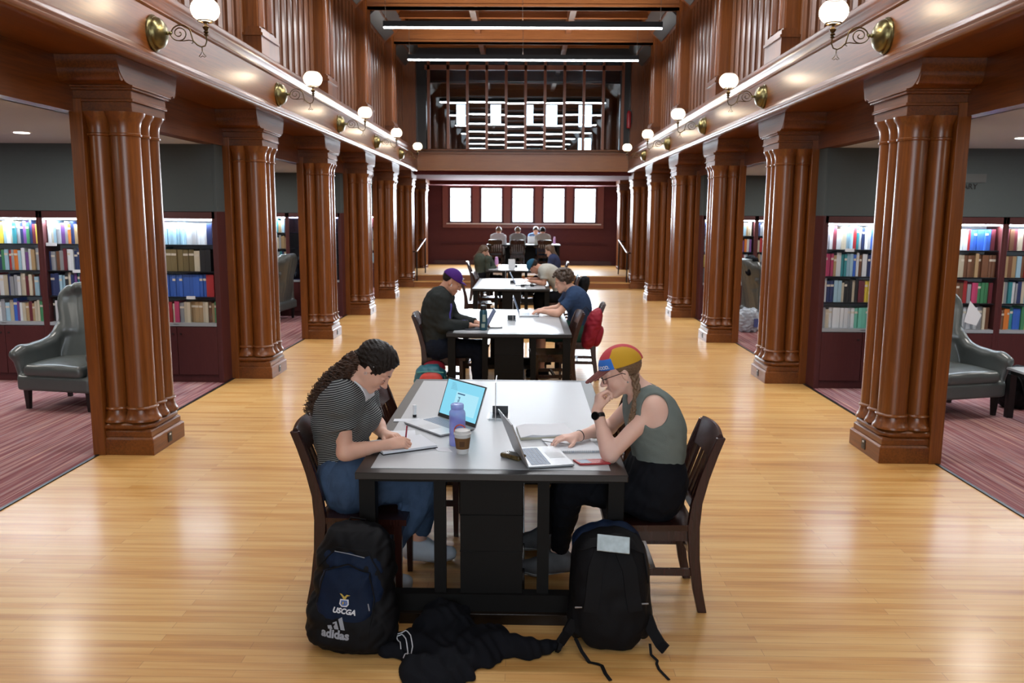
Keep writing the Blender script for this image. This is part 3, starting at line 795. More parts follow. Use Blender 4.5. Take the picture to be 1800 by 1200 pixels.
CHAIRS = [(-.79, 4.06, 0, 0, 'dark slat-back chair under the woman in the striped shirt'),
          (-.58, 4.95, 0, 0, 'empty dark chair pushed in at the left of the nearest table'),
          (.63, 4.02, 0, PI, 'dark slat-back chair under the woman in the colourful cap'),
          (.43, 5.08, 0, PI+.1, 'empty dark chair at the right of the nearest table, behind the woman in the cap'),
          (-.83, 8.66, 0, 0, 'dark chair under the man in the grey hoodie'),
          (-.62, 9.6, 0, 0, 'empty chair at the left of the second table, beyond the man in the hoodie'),
          (.305, 8.93, 0, PI+.10, 'empty reddish chair with a red backpack on it, near right corner of the second table'),
          (.63, 9.80, 0, PI-.05, 'dark chair under the curly-haired man in the blue T-shirt'),
          (-.78, 14.0, 0, .1, 'empty chair at the near left side of the third table'),
          (-.60, 15.0, 0, -.1, 'empty chair at the far left side of the third table'),
          (.62, 14.2, 0, PI, 'chair under the man in the pale shirt at the third table'),
          (.50, 15.05, 0, PI, 'empty chair at the far right side of the third table'),
          (-.95, 18.45, 0, 0, 'chair under the long-haired woman at the left of the fourth table'),
          (.66, 18.5, 0, PI, 'chair under the woman in navy at the right of the fourth table'),
          (-.82, 24.62, PLAT_Z, PI/2-.12, 'leftmost of the three chairs on the near side of the platform table'),
          (-.20, 24.62, PLAT_Z, PI/2, 'middle one of the three chairs on the near side of the platform table'),
          (.57, 24.62, PLAT_Z, PI/2+.1, 'rightmost of the three chairs on the near side of the platform table'),
          (.28, 27.0-.35, PLAT_Z, -PI/2, 'chair on the window side of the platform table')]
for i, (x, y, z, rz, lab) in enumerate(CHAIRS):
    if i == 0: o = ch; o.location = (x, y, z); o.rotation_euler = (0, 0, rz); o['label'] = lab
    else: o = dup(ch, (x, y, z), rz, lab)
    o['group'] = 'slat-back chairs at the study tables'

# ---------------------------------------------------------------- bookcases
mat('ledge_grey', (0.30, 0.33, 0.36), .4)
mat('shelf_dark', (0.02, 0.022, 0.028), .3, metal=.5)
mat('case_inner', (0.50, 0.52, 0.56), .6)
def pane_mat(name, f, tint=(1, 1, 1)):
    m, nt, b = newmat(name); N, L = nt.nodes, nt.links; nt.nodes.remove(b)
    out = [n for n in N if n.type == 'OUTPUT_MATERIAL'][0]
    tr = N.new('ShaderNodeBsdfTransparent'); tr.inputs[0].default_value = (*tint, 1)
    gl = N.new('ShaderNodeBsdfGlossy'); gl.inputs['Roughness'].default_value = .03
    mx = N.new('ShaderNodeMixShader'); mx.inputs[0].default_value = f
    L.new(tr.outputs[0], mx.inputs[1]); L.new(gl.outputs[0], mx.inputs[2]); L.new(mx.outputs[0], out.inputs[0])
pane_mat('clear_pane', .035); pane_mat('tinted_pane', .12, (.62, .62, .80))
mat('knob', (0.02, 0.015, 0.015), .3)
SHZ = [.69, .985, 1.275, 1.575]
def case_proto(lit=True):
    r = thing('bookcase', 'x', 'bookcase'); h = .495; D = .34
    m = MB()
    for s in (-1, 1): m.box(min(s*h, s*(h-.035)), max(s*h, s*(h-.035)), 0, D, .0, 1.94)
    m.box(-h, h, 0, D, 1.865, 1.94); m.box(-h+.03, h-.03, .02, D, .09, .655); m.box(-h, h, .02, D, 0, .09)
    m.build('carcass', 'maroon_panel', r, bevel=.002)
    MB().box(-h+.035, h-.035, D-.02, D-.005, .69, 1.865).build('back_panel', 'case_inner' if lit else 'maroon_panel', r)
    MB().box(-h+.035, h-.035, -.004, D-.02, .655, .69).build('ledge', 'ledge_grey', r)
    for z in SHZ[1:]: MB().box(-h+.037, h-.037, .03, D-.02, z-.012, z).build('shelf', 'shelf_dark', r)
    for s in (-1, 1):
        d = MB().box(min(s*.003, s*(h-.037)), max(s*.003, s*(h-.037)), 0, .02, .095, .645).build('door', 'maroon_panel', r, bevel=.002)
        MB().lathe((s*.045, -.012, .565), [(.010, 0), (.010, .012), (.004, .012)], 12, axis='y').build('knob', 'knob', d)
        MB().box(min(s*.002, s*(h-.037)), max(s*.002, s*(h-.037)), .006, .011, .695, 1.862).build('glass_door', 'clear_pane' if lit else 'tinted_pane', r)
    MB().box(-.03, .03, -.004, .004, .668, .682).build('door_lock', 'steel', r)
    MB().box(-h+.04, h-.04, .035, .06, 1.845, 1.862).build('light_strip', 'shelf_led', r)
    return r
cs = case_proto(True); cs2 = case_proto(False); index_children()
first = [True, True]; CASES = []
PLC = ['first', 'second', 'third', 'fourth', 'fifth']
for w_, yf in enumerate(CROSS):
    for s, n in ((-1, 'left'), (1, 'right')):
        for k in range([5, 3, 2][w_]):
            d = 3.885+.99*k; dark = (s < 0 and w_ == 1 and k == 0)
            lab = ('unlit empty maroon bookcase' if dark else 'lit maroon bookcase')+', %s from the nave on the %s %s aisle wall' % (PLC[k], ['front', 'middle', 'far'][w_], n)
            p = cs2 if dark else cs; fi = 1 if dark else 0
            if first[fi]: o = p; o.location = (SX(s, d), yf, 0); o['label'] = lab; first[fi] = False
            else: o = dup(p, (SX(s, d), yf, 0), 0, lab)
            o['group'] = 'built-in bookcases of the %s aisle' % n
            CASES.append((s, w_, k, SX(s, d), yf, dark))
            if not dark:
                area('bookcase_light', (SX(s, d), yf+.05, 1.842), (math.radians(-14), 0, 0), .9, .02, 13.0, (.74, .87, 1))
        x0, x1 = sorted((SX(s, 3.362), SX(s, 3.389)))
        struct(MB().box(x0, x1, yf-.01, yf+.36, 0, 1.945).build('trim_16', 'maroon_panel', world=True))
        struct(MB().box(x0, x1, yf, yf+.36, 1.945, SZ).build('wall_'+n, 'grey_wall', world=True))
# ================================================================ BOOKS
def book_mat():
    m, nt, b = newmat('book_cover'); N, L = nt.nodes, nt.links
    oi = N.new('ShaderNodeObjectInfo'); L.new(oi.outputs['Color'], b.inputs['Base Color'])
    b.inputs['Roughness'].default_value = .5
book_mat()
mat('book_pages', (0.62, 0.58, 0.50), .8)
def book_mesh(kind):
    """unit book: x width 1, y depth 1 (spine at y=0), z height 1"""
    m = MB()
    m.box(0, .12, .02, 1, 0, 1, 0); m.box(.88, 1, .02, 1, 0, 1, 0)
    if kind: # rounded spine
        m.prism([(0, .02), (.25, .0), (.5, -.012), (.75, .0), (1, .02), (1, .06), (0, .06)][::-1] and [(.02, 0), (.0, .25), (-.012, .5), (.0, .75), (.02, 1), (.06, 1), (.06, 0)] and [(0, .02), (.25, 0), (.5, -.012), (.75, 0), (1, .02), (1, .06), (0, .06)], 'z', 0, 1, 0)
    else: m.box(0, 1, 0, .06, 0, 1, 0)
    m.box(.12, .88, .06, .97, .02, .98, 1)
    if kind: m.box(.06, .94, -.016, .03, .72, .82, 1)
    o = m.build('book', ['book_cover', 'book_pages'], None, smooth=0)
    return o
bk = [book_mesh(0), book_mesh(1)]
for b_ in bk: b_.location = (0, 0, -5)
PAL = {'white': (.62, .66, .70), 'cream': (.52, .47, .36), 'grey': (.28, .30, .33), 'black': (.015, .016, .02), 'navy': (.02, .035, .12), 'blue': (.035, .12, .50), 'pale blue': (.30, .48, .60),
       'red': (.38, .025, .03), 'pink': (.45, .05, .14), 'maroon': (.13, .018, .03), 'brown': (.16, .07, .035), 'olive': (.17, .13, .055), 'tan': (.36, .25, .13), 'yellow': (.60, .45, .05),
       'orange': (.60, .18, .03), 'green': (.05, .22, .10), 'mint': (.16, .50, .40), 'teal': (.03, .22, .26), 'purple': (.17, .07, .28)}
MIX = ['white', 'cream', 'grey', 'black', 'navy', 'blue', 'pale blue', 'red', 'maroon', 'brown', 'tan', 'yellow', 'green', 'teal', 'purple', 'orange', 'white', 'grey', 'cream', 'pale blue', 'white', 'cream', 'pale blue', 'grey', 'white', 'cream', 'navy', 'tan', 'white']
def seq(*a):
    out = []
    for c, n, w in a: out += [(c, w)]*n
    return out
# rows listed left to right as the photo shows them: (colour, how many, width)
R_ = {
 (-1, 0, 3): seq(('white', 2, .03), ('pink', 1, .03), ('pale blue', 8, .034), ('white', 6, .038), ('navy', 4, .03)),
 (-1, 0, 2): seq(('teal', 1, .05), ('olive', 5, .062), ('cream', 1, .062), ('black', 3, .06)),
 (-1, 0, 1): seq(('blue', 15, .037), ('red', 3, .045)),
 (-1, 0, 0): seq(('red', 3, .045), ('cream', 1, .025), ('pink', 1, .05), ('grey', 1, .055), ('cream', 2, .035), ('tan', 3, .045), ('cream', 2, .03), ('brown', 1, .03), ('tan', 1, .035), ('green', 2, .035)),
 (1, 0, 3): seq(('white', 2, .034), ('maroon', 1, .045), ('white', 1, .05), ('cream', 1, .05), ('pale blue', 2, .035), ('red', 1, .035), ('teal', 1, .03), ('white', 1, .03), ('navy', 1, .03), ('white', 2, .03), ('blue', 1, .03), ('white', 1, .03), ('navy', 1, .03), ('blue', 1, .04)),
 (1, 0, 2): seq(('pink', 3, .032), ('tan', 1, .03), ('white', 1, .05), ('teal', 2, .03), ('pale blue', 2, .035), ('blue', 1, .03), ('white', 1, .03), ('brown', 1, .03), ('white', 2, .03), ('navy', 1, .03), ('blue', 4, .04)),
 (1, 0, 1): seq(('white', 1, .035), ('navy', 2, .04), ('pale blue', 2, .04), ('cream', 1, .03), ('black', 3, .03), ('cream', 1, .03), ('black', 1, .03), ('maroon', 2, .035), ('yellow', 2, .035), ('grey', 2, .045), ('white', 3, .05)),
 (1, 0, 0): seq(('grey', 1, .04), ('cream', 1, .04), ('white', 7, .040), ('mint', 9, .038)),
 (1, 1, 3): seq(('navy', 2, .03), ('white', 3, .045), ('red', 1, .03), ('blue', 6, .036), ('maroon', 2, .04)),
 (1, 1, 2): seq(('tan', 3, .036), ('cream', 2, .036), ('brown', 3, .038), ('tan', 1, .036), ('brown', 5, .036), ('maroon', 1, .04)),
 (1, 1, 1): seq(('pink', 3, .04), ('brown', 2, .04), ('red', 1, .04), ('grey', 1, .04), ('pink', 2, .036), ('green', 3, .036), ('maroon', 2, .04)),
 (1, 1, 0): seq(('white', 10, .036), ('grey', 1, .06), ('cream', 1, .03), ('brown', 2, .04)),
 (1, 2, 3): seq(('cream', 14, .046)), (1, 2, 2): seq(('white', 4, .05), ('brown', 1, .03), ('green', 2, .045), ('pink', 1, .03), ('cream', 1, .04), ('navy', 3, .05)),
 (1, 2, 1): seq(('white', 4, .04), ('navy', 1, .02), ('white', 8, .042)), (1, 2, 0): seq(('red', 1, .03), ('brown', 1, .03), ('orange', 2, .035), ('teal', 1, .035), ('blue', 2, .04), ('green', 1, .04), ('yellow', 2, .045), ('grey', 3, .04)),
}
rb = random.Random(11)
NTH = ['first', 'second', 'third', 'fourth', 'fifth', 'sixth', 'seventh', 'eighth', 'ninth', 'tenth', 'eleventh', 'twelfth', 'thirteenth', 'fourteenth', 'fifteenth', 'sixteenth']
SHELFN = ['bottom', 'second', 'third', 'top']
stuff = MB(); nb = 0
def vis_ok(s, k, x):
    if s < 0: return (k == 0 and x > -4.20) or (k == 1 and x < -4.84) or (k == 2 and x > -6.02)
    return (k == 0 and x < 4.02) or (k == 1 and x > 4.80) or (k == 2 and x < 5.92)
for (s, w_, k, cx, yf, dark) in CASES:
    if dark: continue
    for row in range(4):
        x0, x1 = cx-.455, cx+.455; z = SHZ[row]+.0005
        plan = R_.get((s, k, row)) if w_ == 0 else None
        lst = []; x = x0+.004
        if plan:
            # the photo shows only part of some shelves; the plan starts at the visible side
            if s < 0 and k == 0 or (s > 0 and k == 1):
                tot = sum(w for _, w in plan); pre = x1-.004-tot-x0
                fill = []
                while pre > .03: wv = min(.04, pre); fill.append((rb.choice(MIX), wv)); pre -= wv
                plan = fill+plan
            else:
                tot = sum(w for _, w in plan)
                while tot < x1-x0-.05: wv = .04; plan = plan+[(rb.choice(MIX), wv)]; tot += wv
            lst = plan
        else:
            pal = MIX
            while x < x1-.05: wv = rb.uniform(.026, .05); lst.append((rb.choice(pal), wv)); x += wv
        x = x0+.004; hrow = rb.uniform(.228, .250)
        items = []; cnt = {}
        for j, (c, wv) in enumerate(lst):
            if x+wv > x1-.002: break
            uni = plan is not None and ((j > 0 and lst[j-1][0] == c) or (j+1 < len(lst) and lst[j+1][0] == c))
            hh = hrow+(rb.uniform(-.004, .004) if uni else rb.uniform(-.028, .028))
            if uni and j > 0 and lst[j-1][0] == c: hh = items[-1][3]+rb.uniform(-.002, .002)
            if w_ == 0 and s > 0 and k == 0 and row == 3: hh += .012
            items.append((c, x, wv, min(hh, .266), rb.uniform(.15, .21), .055+rb.uniform(0, .03)))
            x += wv+.0016
        for j, (c, bx, wv, hh, dp, y0) in enumerate(items):
            if w_ == 0 and 1 and vis_ok(s, k, bx+wv/2) and nb < 298:
                o = bk[rb.random() < .4].copy(); COL.objects.link(o)
                base = PAL[c]; jit = rb.uniform(.85, 1.15)
                o.color = (*[min(1, v*jit) for v in base], 1)
                o.scale = (wv, dp, hh); o.location = (bx, yf+y0, z); nb += 1
                sd = 'left' if s < 0 else 'right'
                cnt[c] = cnt.get(c, 0)+1
                lab = '%s %s book from the left, %s shelf, %s %s bookcase from the nave' % (NTH[cnt[c]-1], c, SHELFN[row], ['first', 'second', 'third'][k], sd)
                tag(o, lab, 'book', 'books on the %s shelf of the %s aisle bookcase %s' % (SHELFN[row], sd, ['nearest the nave', 'second from the nave', 'third from the nave'][k]))
            else:
                yb = yf+y0
                stuff.box(bx, bx+wv-.001, yb, yb+dp, z, z+hh)
for b_ in bk: bpy.data.objects.remove(b_)
def island_mat():
    m, nt, b = newmat('mixed_books'); N, L = nt.nodes, nt.links
    g = N.new('ShaderNodeNewGeometry'); cr = N.new('ShaderNodeValToRGB'); cr.color_ramp.interpolation = 'CONSTANT'
    cols = [PAL[c] for c in MIX]; e = cr.color_ramp.elements
    e[0].position = 0; e[0].color = (*cols[0], 1); e[1].position = .96; e[1].color = (*cols[-1], 1)
    for i, c in enumerate(cols[1:-1]): x = e.new((i+1)/len(cols)); x.color = (*c, 1)
    L.new(g.outputs['Random Per Island'], cr.inputs['Fac']); L.new(cr.outputs['Color'], b.inputs['Base Color'])
island_mat()
o = stuff.build('shelved_books', 'mixed_books', world=True, smooth=0)
tag(o, 'the many smaller books on the farther and half-hidden aisle shelves', 'books', kind='stuff')
# call-number slips stuck to shelf edges
mat('shelf_label', (.7, .74, .8), .5)
SL = [(-3.78, .985, .10, 9.22), (-5.33, 1.575, .12, 9.22), (-5.05, 1.275, .12, 9.22), (3.62, 1.575, .10, 9.22)]
for i, (x, z, wv, y) in enumerate(SL):
    m = MB(); m.box(x-wv/2, x+wv/2, y+.024, y+.029, z-.024, z+.012)
    o = m.build('shelf_label', 'shelf_label', world=True)
    tag(o, ['white label on the edge of the second shelf, left bookcase nearest the nave', 'white label on the top shelf edge, second left bookcase', 'white label on the third shelf edge, second left bookcase', 'white label on the top shelf edge, right bookcase nearest the nave'][i], 'label', 'labels clipped to the shelf edges')
# ================================================================ SOFT SHAPES (bodies, clothes, bags, armchairs)
def A3(*p): return np.array(p, dtype=np.float32)
class Grid:
    """smooth-union distance field meshed with surface nets"""
    def __init__(s, lo, hi, h):
        s.h = h; s.lo = np.array(lo, dtype=np.float32)-3*h
        s.n = (np.ceil((np.array(hi)-np.array(lo))/h)+7).astype(int)
        s.f = np.full(s.n, 1.0, dtype=np.float32)
    def _sl(s, lo, hi, pad):
        a = np.floor((np.array(lo)-pad-s.lo)/s.h).astype(int); b = np.ceil((np.array(hi)+pad-s.lo)/s.h).astype(int)+1
        a = np.clip(a, 0, s.n); b = np.clip(b, 0, s.n)
        if (b <= a).any(): return None, None
        sl = tuple(slice(a[i], b[i]) for i in range(3))
        ax = [s.lo[i]+s.h*np.arange(a[i], b[i], dtype=np.float32) for i in range(3)]
        P = (ax[0][:, None, None], ax[1][None, :, None], ax[2][None, None, :])
        return sl, P
    def put(s, fn, lo, hi, k=.01, pad=None, op='u'):
        sl, P = s._sl(lo, hi, (k+s.h*3) if pad is None else pad)
        if sl is None: return
        d = fn(P).astype(np.float32); F = s.f[sl]
        if op == 'u':
            if k > 0:
                hh = np.maximum(k-np.abs(F-d), 0)/k; s.f[sl] = np.minimum(F, d)-hh*hh*k*.25
            else: s.f[sl] = np.minimum(F, d)
        elif op == 's':       # subtract
            d = -d
            if k > 0:
                hh = np.maximum(k-np.abs(F-d), 0)/k; s.f[sl] = np.maximum(F, d)+hh*hh*k*.25
            else: s.f[sl] = np.maximum(F, d)
        elif op == 'add': s.f[sl] = F+d
    def cap(s, a, b, r1, r2=None, k=.01, cuts=(), op='u'):
        r2 = r1 if r2 is None else r2; a = np.array(a, float); b = np.array(b, float)
        ab = b-a; L2 = max(float(ab@ab), 1e-10); R = max(r1, r2)
        def fn(P):
            x, y, z = P[0]-a[0], P[1]-a[1], P[2]-a[2]
            t = np.clip((x*ab[0]+y*ab[1]+z*ab[2])/L2, 0, 1)
            d = np.sqrt((x-t*ab[0])**2+(y-t*ab[1])**2+(z-t*ab[2])**2)-(r1+(r2-r1)*t)
            for c, n in cuts: d = np.maximum(d, (P[0]-c[0])*n[0]+(P[1]-c[1])*n[1]+(P[2]-c[2])*n[2])
            return d
        s.put(fn, np.minimum(a, b)-R, np.maximum(a, b)+R, k, op=op)
    def ell(s, c, M, r, k=.01, cuts=(), op='u', pw=2):
        """M rows are the local axes"""
        c = np.array(c, float); M = np.array(M, float); r = np.array(r, float)
        ext = np.sqrt(((M*r[:, None])**2).sum(0))
        def fn(P):
            x, y, z = P[0]-c[0], P[1]-c[1], P[2]-c[2]
            q = [M[i][0]*x+M[i][1]*y+M[i][2]*z for i in range(3)]
            if pw == 2:
                k0 = np.sqrt(sum((q[i]/r[i])**2 for i in range(3))); k1 = np.sqrt(sum((q[i]/r[i]**2)**2 for i in range(3)))
                d = k0*(k0-1)/np.maximum(k1, 1e-6)
            else:
                k0 = sum(np.abs(q[i]/r[i])**pw for i in range(3))**(1/pw); d = (k0-1)*r.min()
            for cc, n in cuts: d = np.maximum(d, (P[0]-cc[0])*n[0]+(P[1]-cc[1])*n[1]+(P[2]-cc[2])*n[2])
            return d
        s.put(fn, c-ext, c+ext, k, op=op)
    def box(s, c, M, hlf, rr=.01, k=.01, op='u'):
        c = np.array(c, float); M = np.array(M, float); hh = np.array(hlf, float)-rr
        ext = np.abs(M*np.array(hlf)[:, None]).sum(0)
        def fn(P):
            x, y, z = P[0]-c[0], P[1]-c[1], P[2]-c[2]
            q = [np.abs(M[i][0]*x+M[i][1]*y+M[i][2]*z)-hh[i] for i in range(3)]
            return np.sqrt(sum(np.maximum(v, 0)**2 for v in q))+np.minimum(np.maximum(np.maximum(q[0], q[1]), q[2]), 0)-rr
        s.put(fn, c-ext, c+ext, k, op=op)
    def plane(s, c, n):
        sl, P = s._sl(s.lo, s.lo+s.h*s.n, 0)
        s.f[sl] = np.maximum(s.f[sl], (P[0]-c[0])*n[0]+(P[1]-c[1])*n[1]+(P[2]-c[2])*n[2])
    def wrinkle(s, amp, fr, seed=0, stretch=(1, 1, 1)):
        sl, P = s._sl(s.lo, s.lo+s.h*s.n, 0)
        r = np.random.RandomState(seed); w_ = 0
        for i in range(5):
            k = r.normal(size=3)*fr*(1+.6*i)*np.array(stretch); ph = r.uniform(0, 6.28, 3)
            w_ = w_+np.sin(P[0]*k[0]+P[1]*k[1]+P[2]*k[2]+ph[0]+1.5*np.sin(P[0]*k[1]*.5+P[2]*k[0]*.5+ph[1]))/(1+.5*i)
        s.f[sl] = s.f[sl]+(w_*amp/2).astype(np.float32)
    def mesh(s, relax=1):
        f = s.f; I = f < 0
        if not I.any(): return np.zeros((0, 3)), np.zeros((0, 4), int)
        n = s.n; c = I[:-1, :-1, :-1].astype(np.int8)
        for dx, dy, dz in ((1, 0, 0), (0, 1, 0), (1, 1, 0), (0, 0, 1), (1, 0, 1), (0, 1, 1), (1, 1, 1)):
            c = c+I[dx:n[0]-1+dx, dy:n[1]-1+dy, dz:n[2]-1+dz]
        cells = np.argwhere((c > 0) & (c < 8))
        idx = np.full(c.shape, -1, dtype=np.int32); idx[tuple(cells.T)] = np.arange(len(cells))
        acc = np.zeros((len(cells), 3)); cnt = np.zeros(len(cells))
        corner = [(i, j, k) for i in (0, 1) for j in (0, 1) for k in (0, 1)]
        val = {cc: f[cells[:, 0]+cc[0], cells[:, 1]+cc[1], cells[:, 2]+cc[2]] for cc in corner}
        for cc in corner:
            for ax in range(3):
                if cc[ax]: continue
                c2 = list(cc); c2[ax] = 1; c2 = tuple(c2)
                a, b = val[cc], val[c2]; m = (a < 0) != (b < 0)
                t = np.where(m, a/np.where(m, a-b, 1), 0)
                p = np.zeros((len(cells), 3)); p += cc; p[:, ax] = t
                acc += p*m[:, None]; cnt += m
        V = (cells+acc/cnt[:, None])*s.h+s.lo
        F = []
        for ax in range(3):
            sh = [slice(None)]*3; sh2 = [slice(None)]*3; sh[ax] = slice(0, -1); sh2[ax] = slice(1, None)
            A, B = I[tuple(sh)], I[tuple(sh2)]
            E = np.argwhere(A != B); u, v = (ax+1) % 3, (ax+2) % 3
            E = E[(E[:, u] > 0) & (E[:, v] > 0) & (E[:, u] < n[u]-1) & (E[:, v] < n[v]-1)]
            def at(du, dv):
                q = E.copy(); q[:, u] -= du; q[:, v] -= dv; return idx[q[:, 0], q[:, 1], q[:, 2]]
            Q = np.stack([at(1, 1), at(0, 1), at(0, 0), at(1, 0)], 1)
            flip = ~A[E[:, 0], E[:, 1], E[:, 2]]
            Q[flip] = Q[flip][:, ::-1]; F.append(Q)
        return V, np.concatenate(F).astype(np.int32)
    def obj(s, name, m, parent=None, smooth=180):
        V, F = s.mesh()
        return mesh_obj(name, V, F, m, parent, world=True, smooth=smooth)
    def copy(s):
        g = Grid.__new__(Grid); g.h = s.h; g.lo = s.lo; g.n = s.n; g.f = s.f.copy(); return g

def nrm(v): v = np.array(v, float); return v/max(np.linalg.norm(v), 1e-9)
I3 = np.eye(3)

# ---------------------------------------------------------------- people
def skin(name, col): 
    mat(name, col, .5, spec=.3, noise=.06, nscale=14, sss=.12)
skin('skin_fair', (0.68, 0.39, 0.28)); skin('skin_pale', (0.74, 0.47, 0.37)); skin('skin_warm', (0.52, 0.27, 0.18)); skin('skin_tan', (0.42, 0.23, 0.15))
mat('lip', (0.38, 0.12, 0.11), .4); mat('hair_dark', (0.012, 0.008, 0.006), .5, spec=.22, noise=.5, nscale=60, bump=.6, bscale=120)
mat('hair_brown', (0.040, 0.018, 0.009), .42, noise=.6, nscale=50, bump=.7, bscale=120)
mat('hair_light', (0.16, 0.095, 0.05), .45, noise=.45, nscale=60, bump=.6, bscale=130)
mat('lash', (0.02, 0.012, 0.01), .5)
class Person:
    def __init__(s, J, sc_=1.0, female=True, bulk=1.0):
        s.J = {k: np.array(v, float) for k, v in J.items()}; s.s = sc_; s.fem = female; s.b = bulk
        J = s.J
        s.hf = nrm(J['hf']); hu = J.get('hu', np.array([0, 0, 1.])); s.hl = nrm(np.cross(hu, s.hf)); s.hu = np.cross(s.hf, s.hl)
        s.HM = np.array([s.hf, s.hl, s.hu])
        if 'pelax' not in J:
            J['pelax'] = nrm(J['hipL']-J['hipR'])
    def hp(s, x, y, z): return s.J['head']+(s.hf*x+s.hl*y+s.hu*z)*s.s
    def torso(s, G, inf=0, k=.05, t0=0.0, t1=1.0):
        J = s.J; p0 = (J['hipL']+J['hipR'])/2; p2 = J['neck']; mid = J['spine']
        shax = nrm(J['shL']-J['shR']); pa = nrm(J['hipL']-J['hipR'])
        R = [.108, .104, .092, .090, .100, .104, .092, .062]; W = [.075, .072, .052, .048, .062, .078, .088, .085]
        if not s.fem: R = [.104, .102, .098, .100, .110, .112, .098, .066]; W = [.062, .06, .055, .06, .075, .09, .10, .095]
        N = 13
        for i in range(N):
            t = t0+(t1-t0)*i/(N-1); q = (1-t)**2*p0+2*t*(1-t)*mid+t*t*p2
            u = t*(len(R)-1); a = int(min(u, len(R)-2)); fr = u-a
            r = (R[a]*(1-fr)+R[a+1]*fr)*s.s*s.b+inf; wd = (W[a]*(1-fr)+W[a+1]*fr)*s.s*s.b
            ax = nrm(pa*(1-t)+shax*t)
            if t > .9: q = q-np.array([0, 0, .02])
            G.cap(q-ax*wd, q+ax*wd, r, k=k)
        G.cap(J['shL'], J['shR'], .042*s.s+inf, k=k)
    def limb(s, G, a, b, r1, r2, inf, k, frac=1.0, bulge=0, cut=False):
        a = np.array(a, float); b = np.array(b, float); L = np.linalg.norm(b-a); d = (b-a)/L
        e = a+d*L*frac; cuts = [(e, d)] if cut else ()
        re = r1+(r2-r1)*frac
        G.cap(a, e+(d*.03 if cut else 0), r1*s.s+inf, re*s.s+inf, k=k, cuts=cuts)
        if bulge: G.cap(a+d*L*.12, a+d*L*min(.45, frac), (r1+bulge)*s.s+inf, (r1*.9)*s.s+inf, k=k, cuts=cuts)
    def arms(s, G, inf=0, up=1.0, fore=None, k=.02, which='LR', cut=False):
        J = s.J; m = 1 if s.fem else 1.12
        for c in which:
            s.limb(G, J['sh'+c], J['el'+c], .046*m, .036*m, inf, k, up, cut=(cut and up < 1))
            G.ell(J['sh'+c], I3, (np.array([.052, .052, .052])*s.s*m+inf), k=k+.01, cuts=())
            if fore is not None:
                s.limb(G, J['el'+c], J['wr'+c], .038*m, .0255*m, inf, k, fore, bulge=.003, cut=(cut and fore < 1))
    def legs(s, G, inf=0, th=1.0, sh=None, k=.03, cut=False):
        J = s.J; m = 1 if s.fem else 1.03
        for c in 'LR':
            s.limb(G, J['hip'+c], J['kn'+c], .088*m, .058*m, inf, k, th, cut=(cut and th < 1))
            if sh is not None:
                s.limb(G, J['kn'+c], J['an'+c], .055*m, .034*m, inf, k, sh, bulge=.006, cut=(cut and sh < 1))
    def feet(s, G, inf=0, k=.02, which='LR'):
        J = s.J
        for c in which:
            a, t = J['an'+c], J['to'+c]; d = nrm(t-a); dn = nrm([d[0], d[1], 0]); heel = a-dn*.045+np.array([0, 0, -.055])*s.s; ball = t+np.array([0, 0, 0.])-dn*.06
            G.cap(a, heel, .036*s.s+inf, .033*s.s+inf, k=k); G.cap(heel, ball, .034*s.s+inf, .036*s.s+inf, k=k)
            G.cap(ball, t, .036*s.s+inf, .026*s.s+inf, k=k); G.cap(a, ball, .032*s.s+inf, .03*s.s+inf, k=k)
    def head(s, G, det=True, k=.012):
        S = s.s; M = s.HM; hp = s.hp
        G.ell(hp(-.014, 0, .034), M, np.array([.097, .075, .084])*S, k=.02)
        G.ell(hp(.022, 0, -.035), M, np.array([.064, .057, .078])*S, k=.03)
        G.cap(hp(-.005, .048, -.055), hp(.062, .014, -.098), .017*S, .016*S, k=.03); G.cap(hp(-.005, -.048, -.055), hp(.062, -.014, -.098), .017*S, .016*S, k=.03)
        G.ell(hp(.070, 0, -.098), M, np.array([.018, .021, .017])*S, k=.02)
        if det:
            for sg in (-1, 1):
                G.ell(hp(.052, sg*.036, -.038), M, np.array([.028, .024, .028])*S, k=.02)
                G.cap(hp(.081, sg*.010, .020), hp(.066, sg*.048, .020), .010*S, .008*S, k=.016)
                G.ell(hp(.096, sg*.032, -.002), M, np.array([.014, .017, .012])*S, k=.014, op='s')
                G.ell(hp(.070, sg*.031, -.003), M, np.array([.0145, .0155, .0135])*S, k=.004)
                G.ell(hp(.094, sg*.0115, -.040), M, np.array([.010, .007, .007])*S, k=.008)
            G.cap(hp(.084, 0, .008), hp(.109, 0, -.034), .0070*S, .0100*S, k=.014)
            G.ell(hp(.110, 0, -.036), M, np.array([.010, .010, .0085])*S, k=.008)
            G.cap(hp(.083, -.014, -.063), hp(.083, .014, -.063), .0072*S, k=.010); G.cap(hp(.089, -.006, -.062), hp(.089, .006, -.062), .006*S, k=.008)
            G.cap(hp(.083, -.012, -.076), hp(.083, .012, -.076), .0080*S, k=.009)
            G.cap(hp(.097, -.02, -.0695), hp(.097, .02, -.0695), .0022*S, k=.004, op='s')
        else: G.cap(hp(.084, 0, .0), hp(.105, 0, -.034), .009*S, .012*S, k=.014)
        for sg in (-1, 1):
            G.ell(hp(-.012, sg*.076, -.008), M, np.array([.018, .007, .030])*S, k=.008)
            if det: G.ell(hp(-.008, sg*.086, -.006), M, np.array([.010, .006, .018])*S, k=.004, op='s')
        G.cap(hp(-.028, 0, -.045), s.J['neck'], .051*S*(1 if s.fem else 1.12), .054*S*(1 if s.fem else 1.15), k=.03)
        G.cap(s.J['neck']-(s.J['neck']-hp(-.028, 0, -.045))*.15, s.J['neck'], .056*S, .075*S, k=.03)
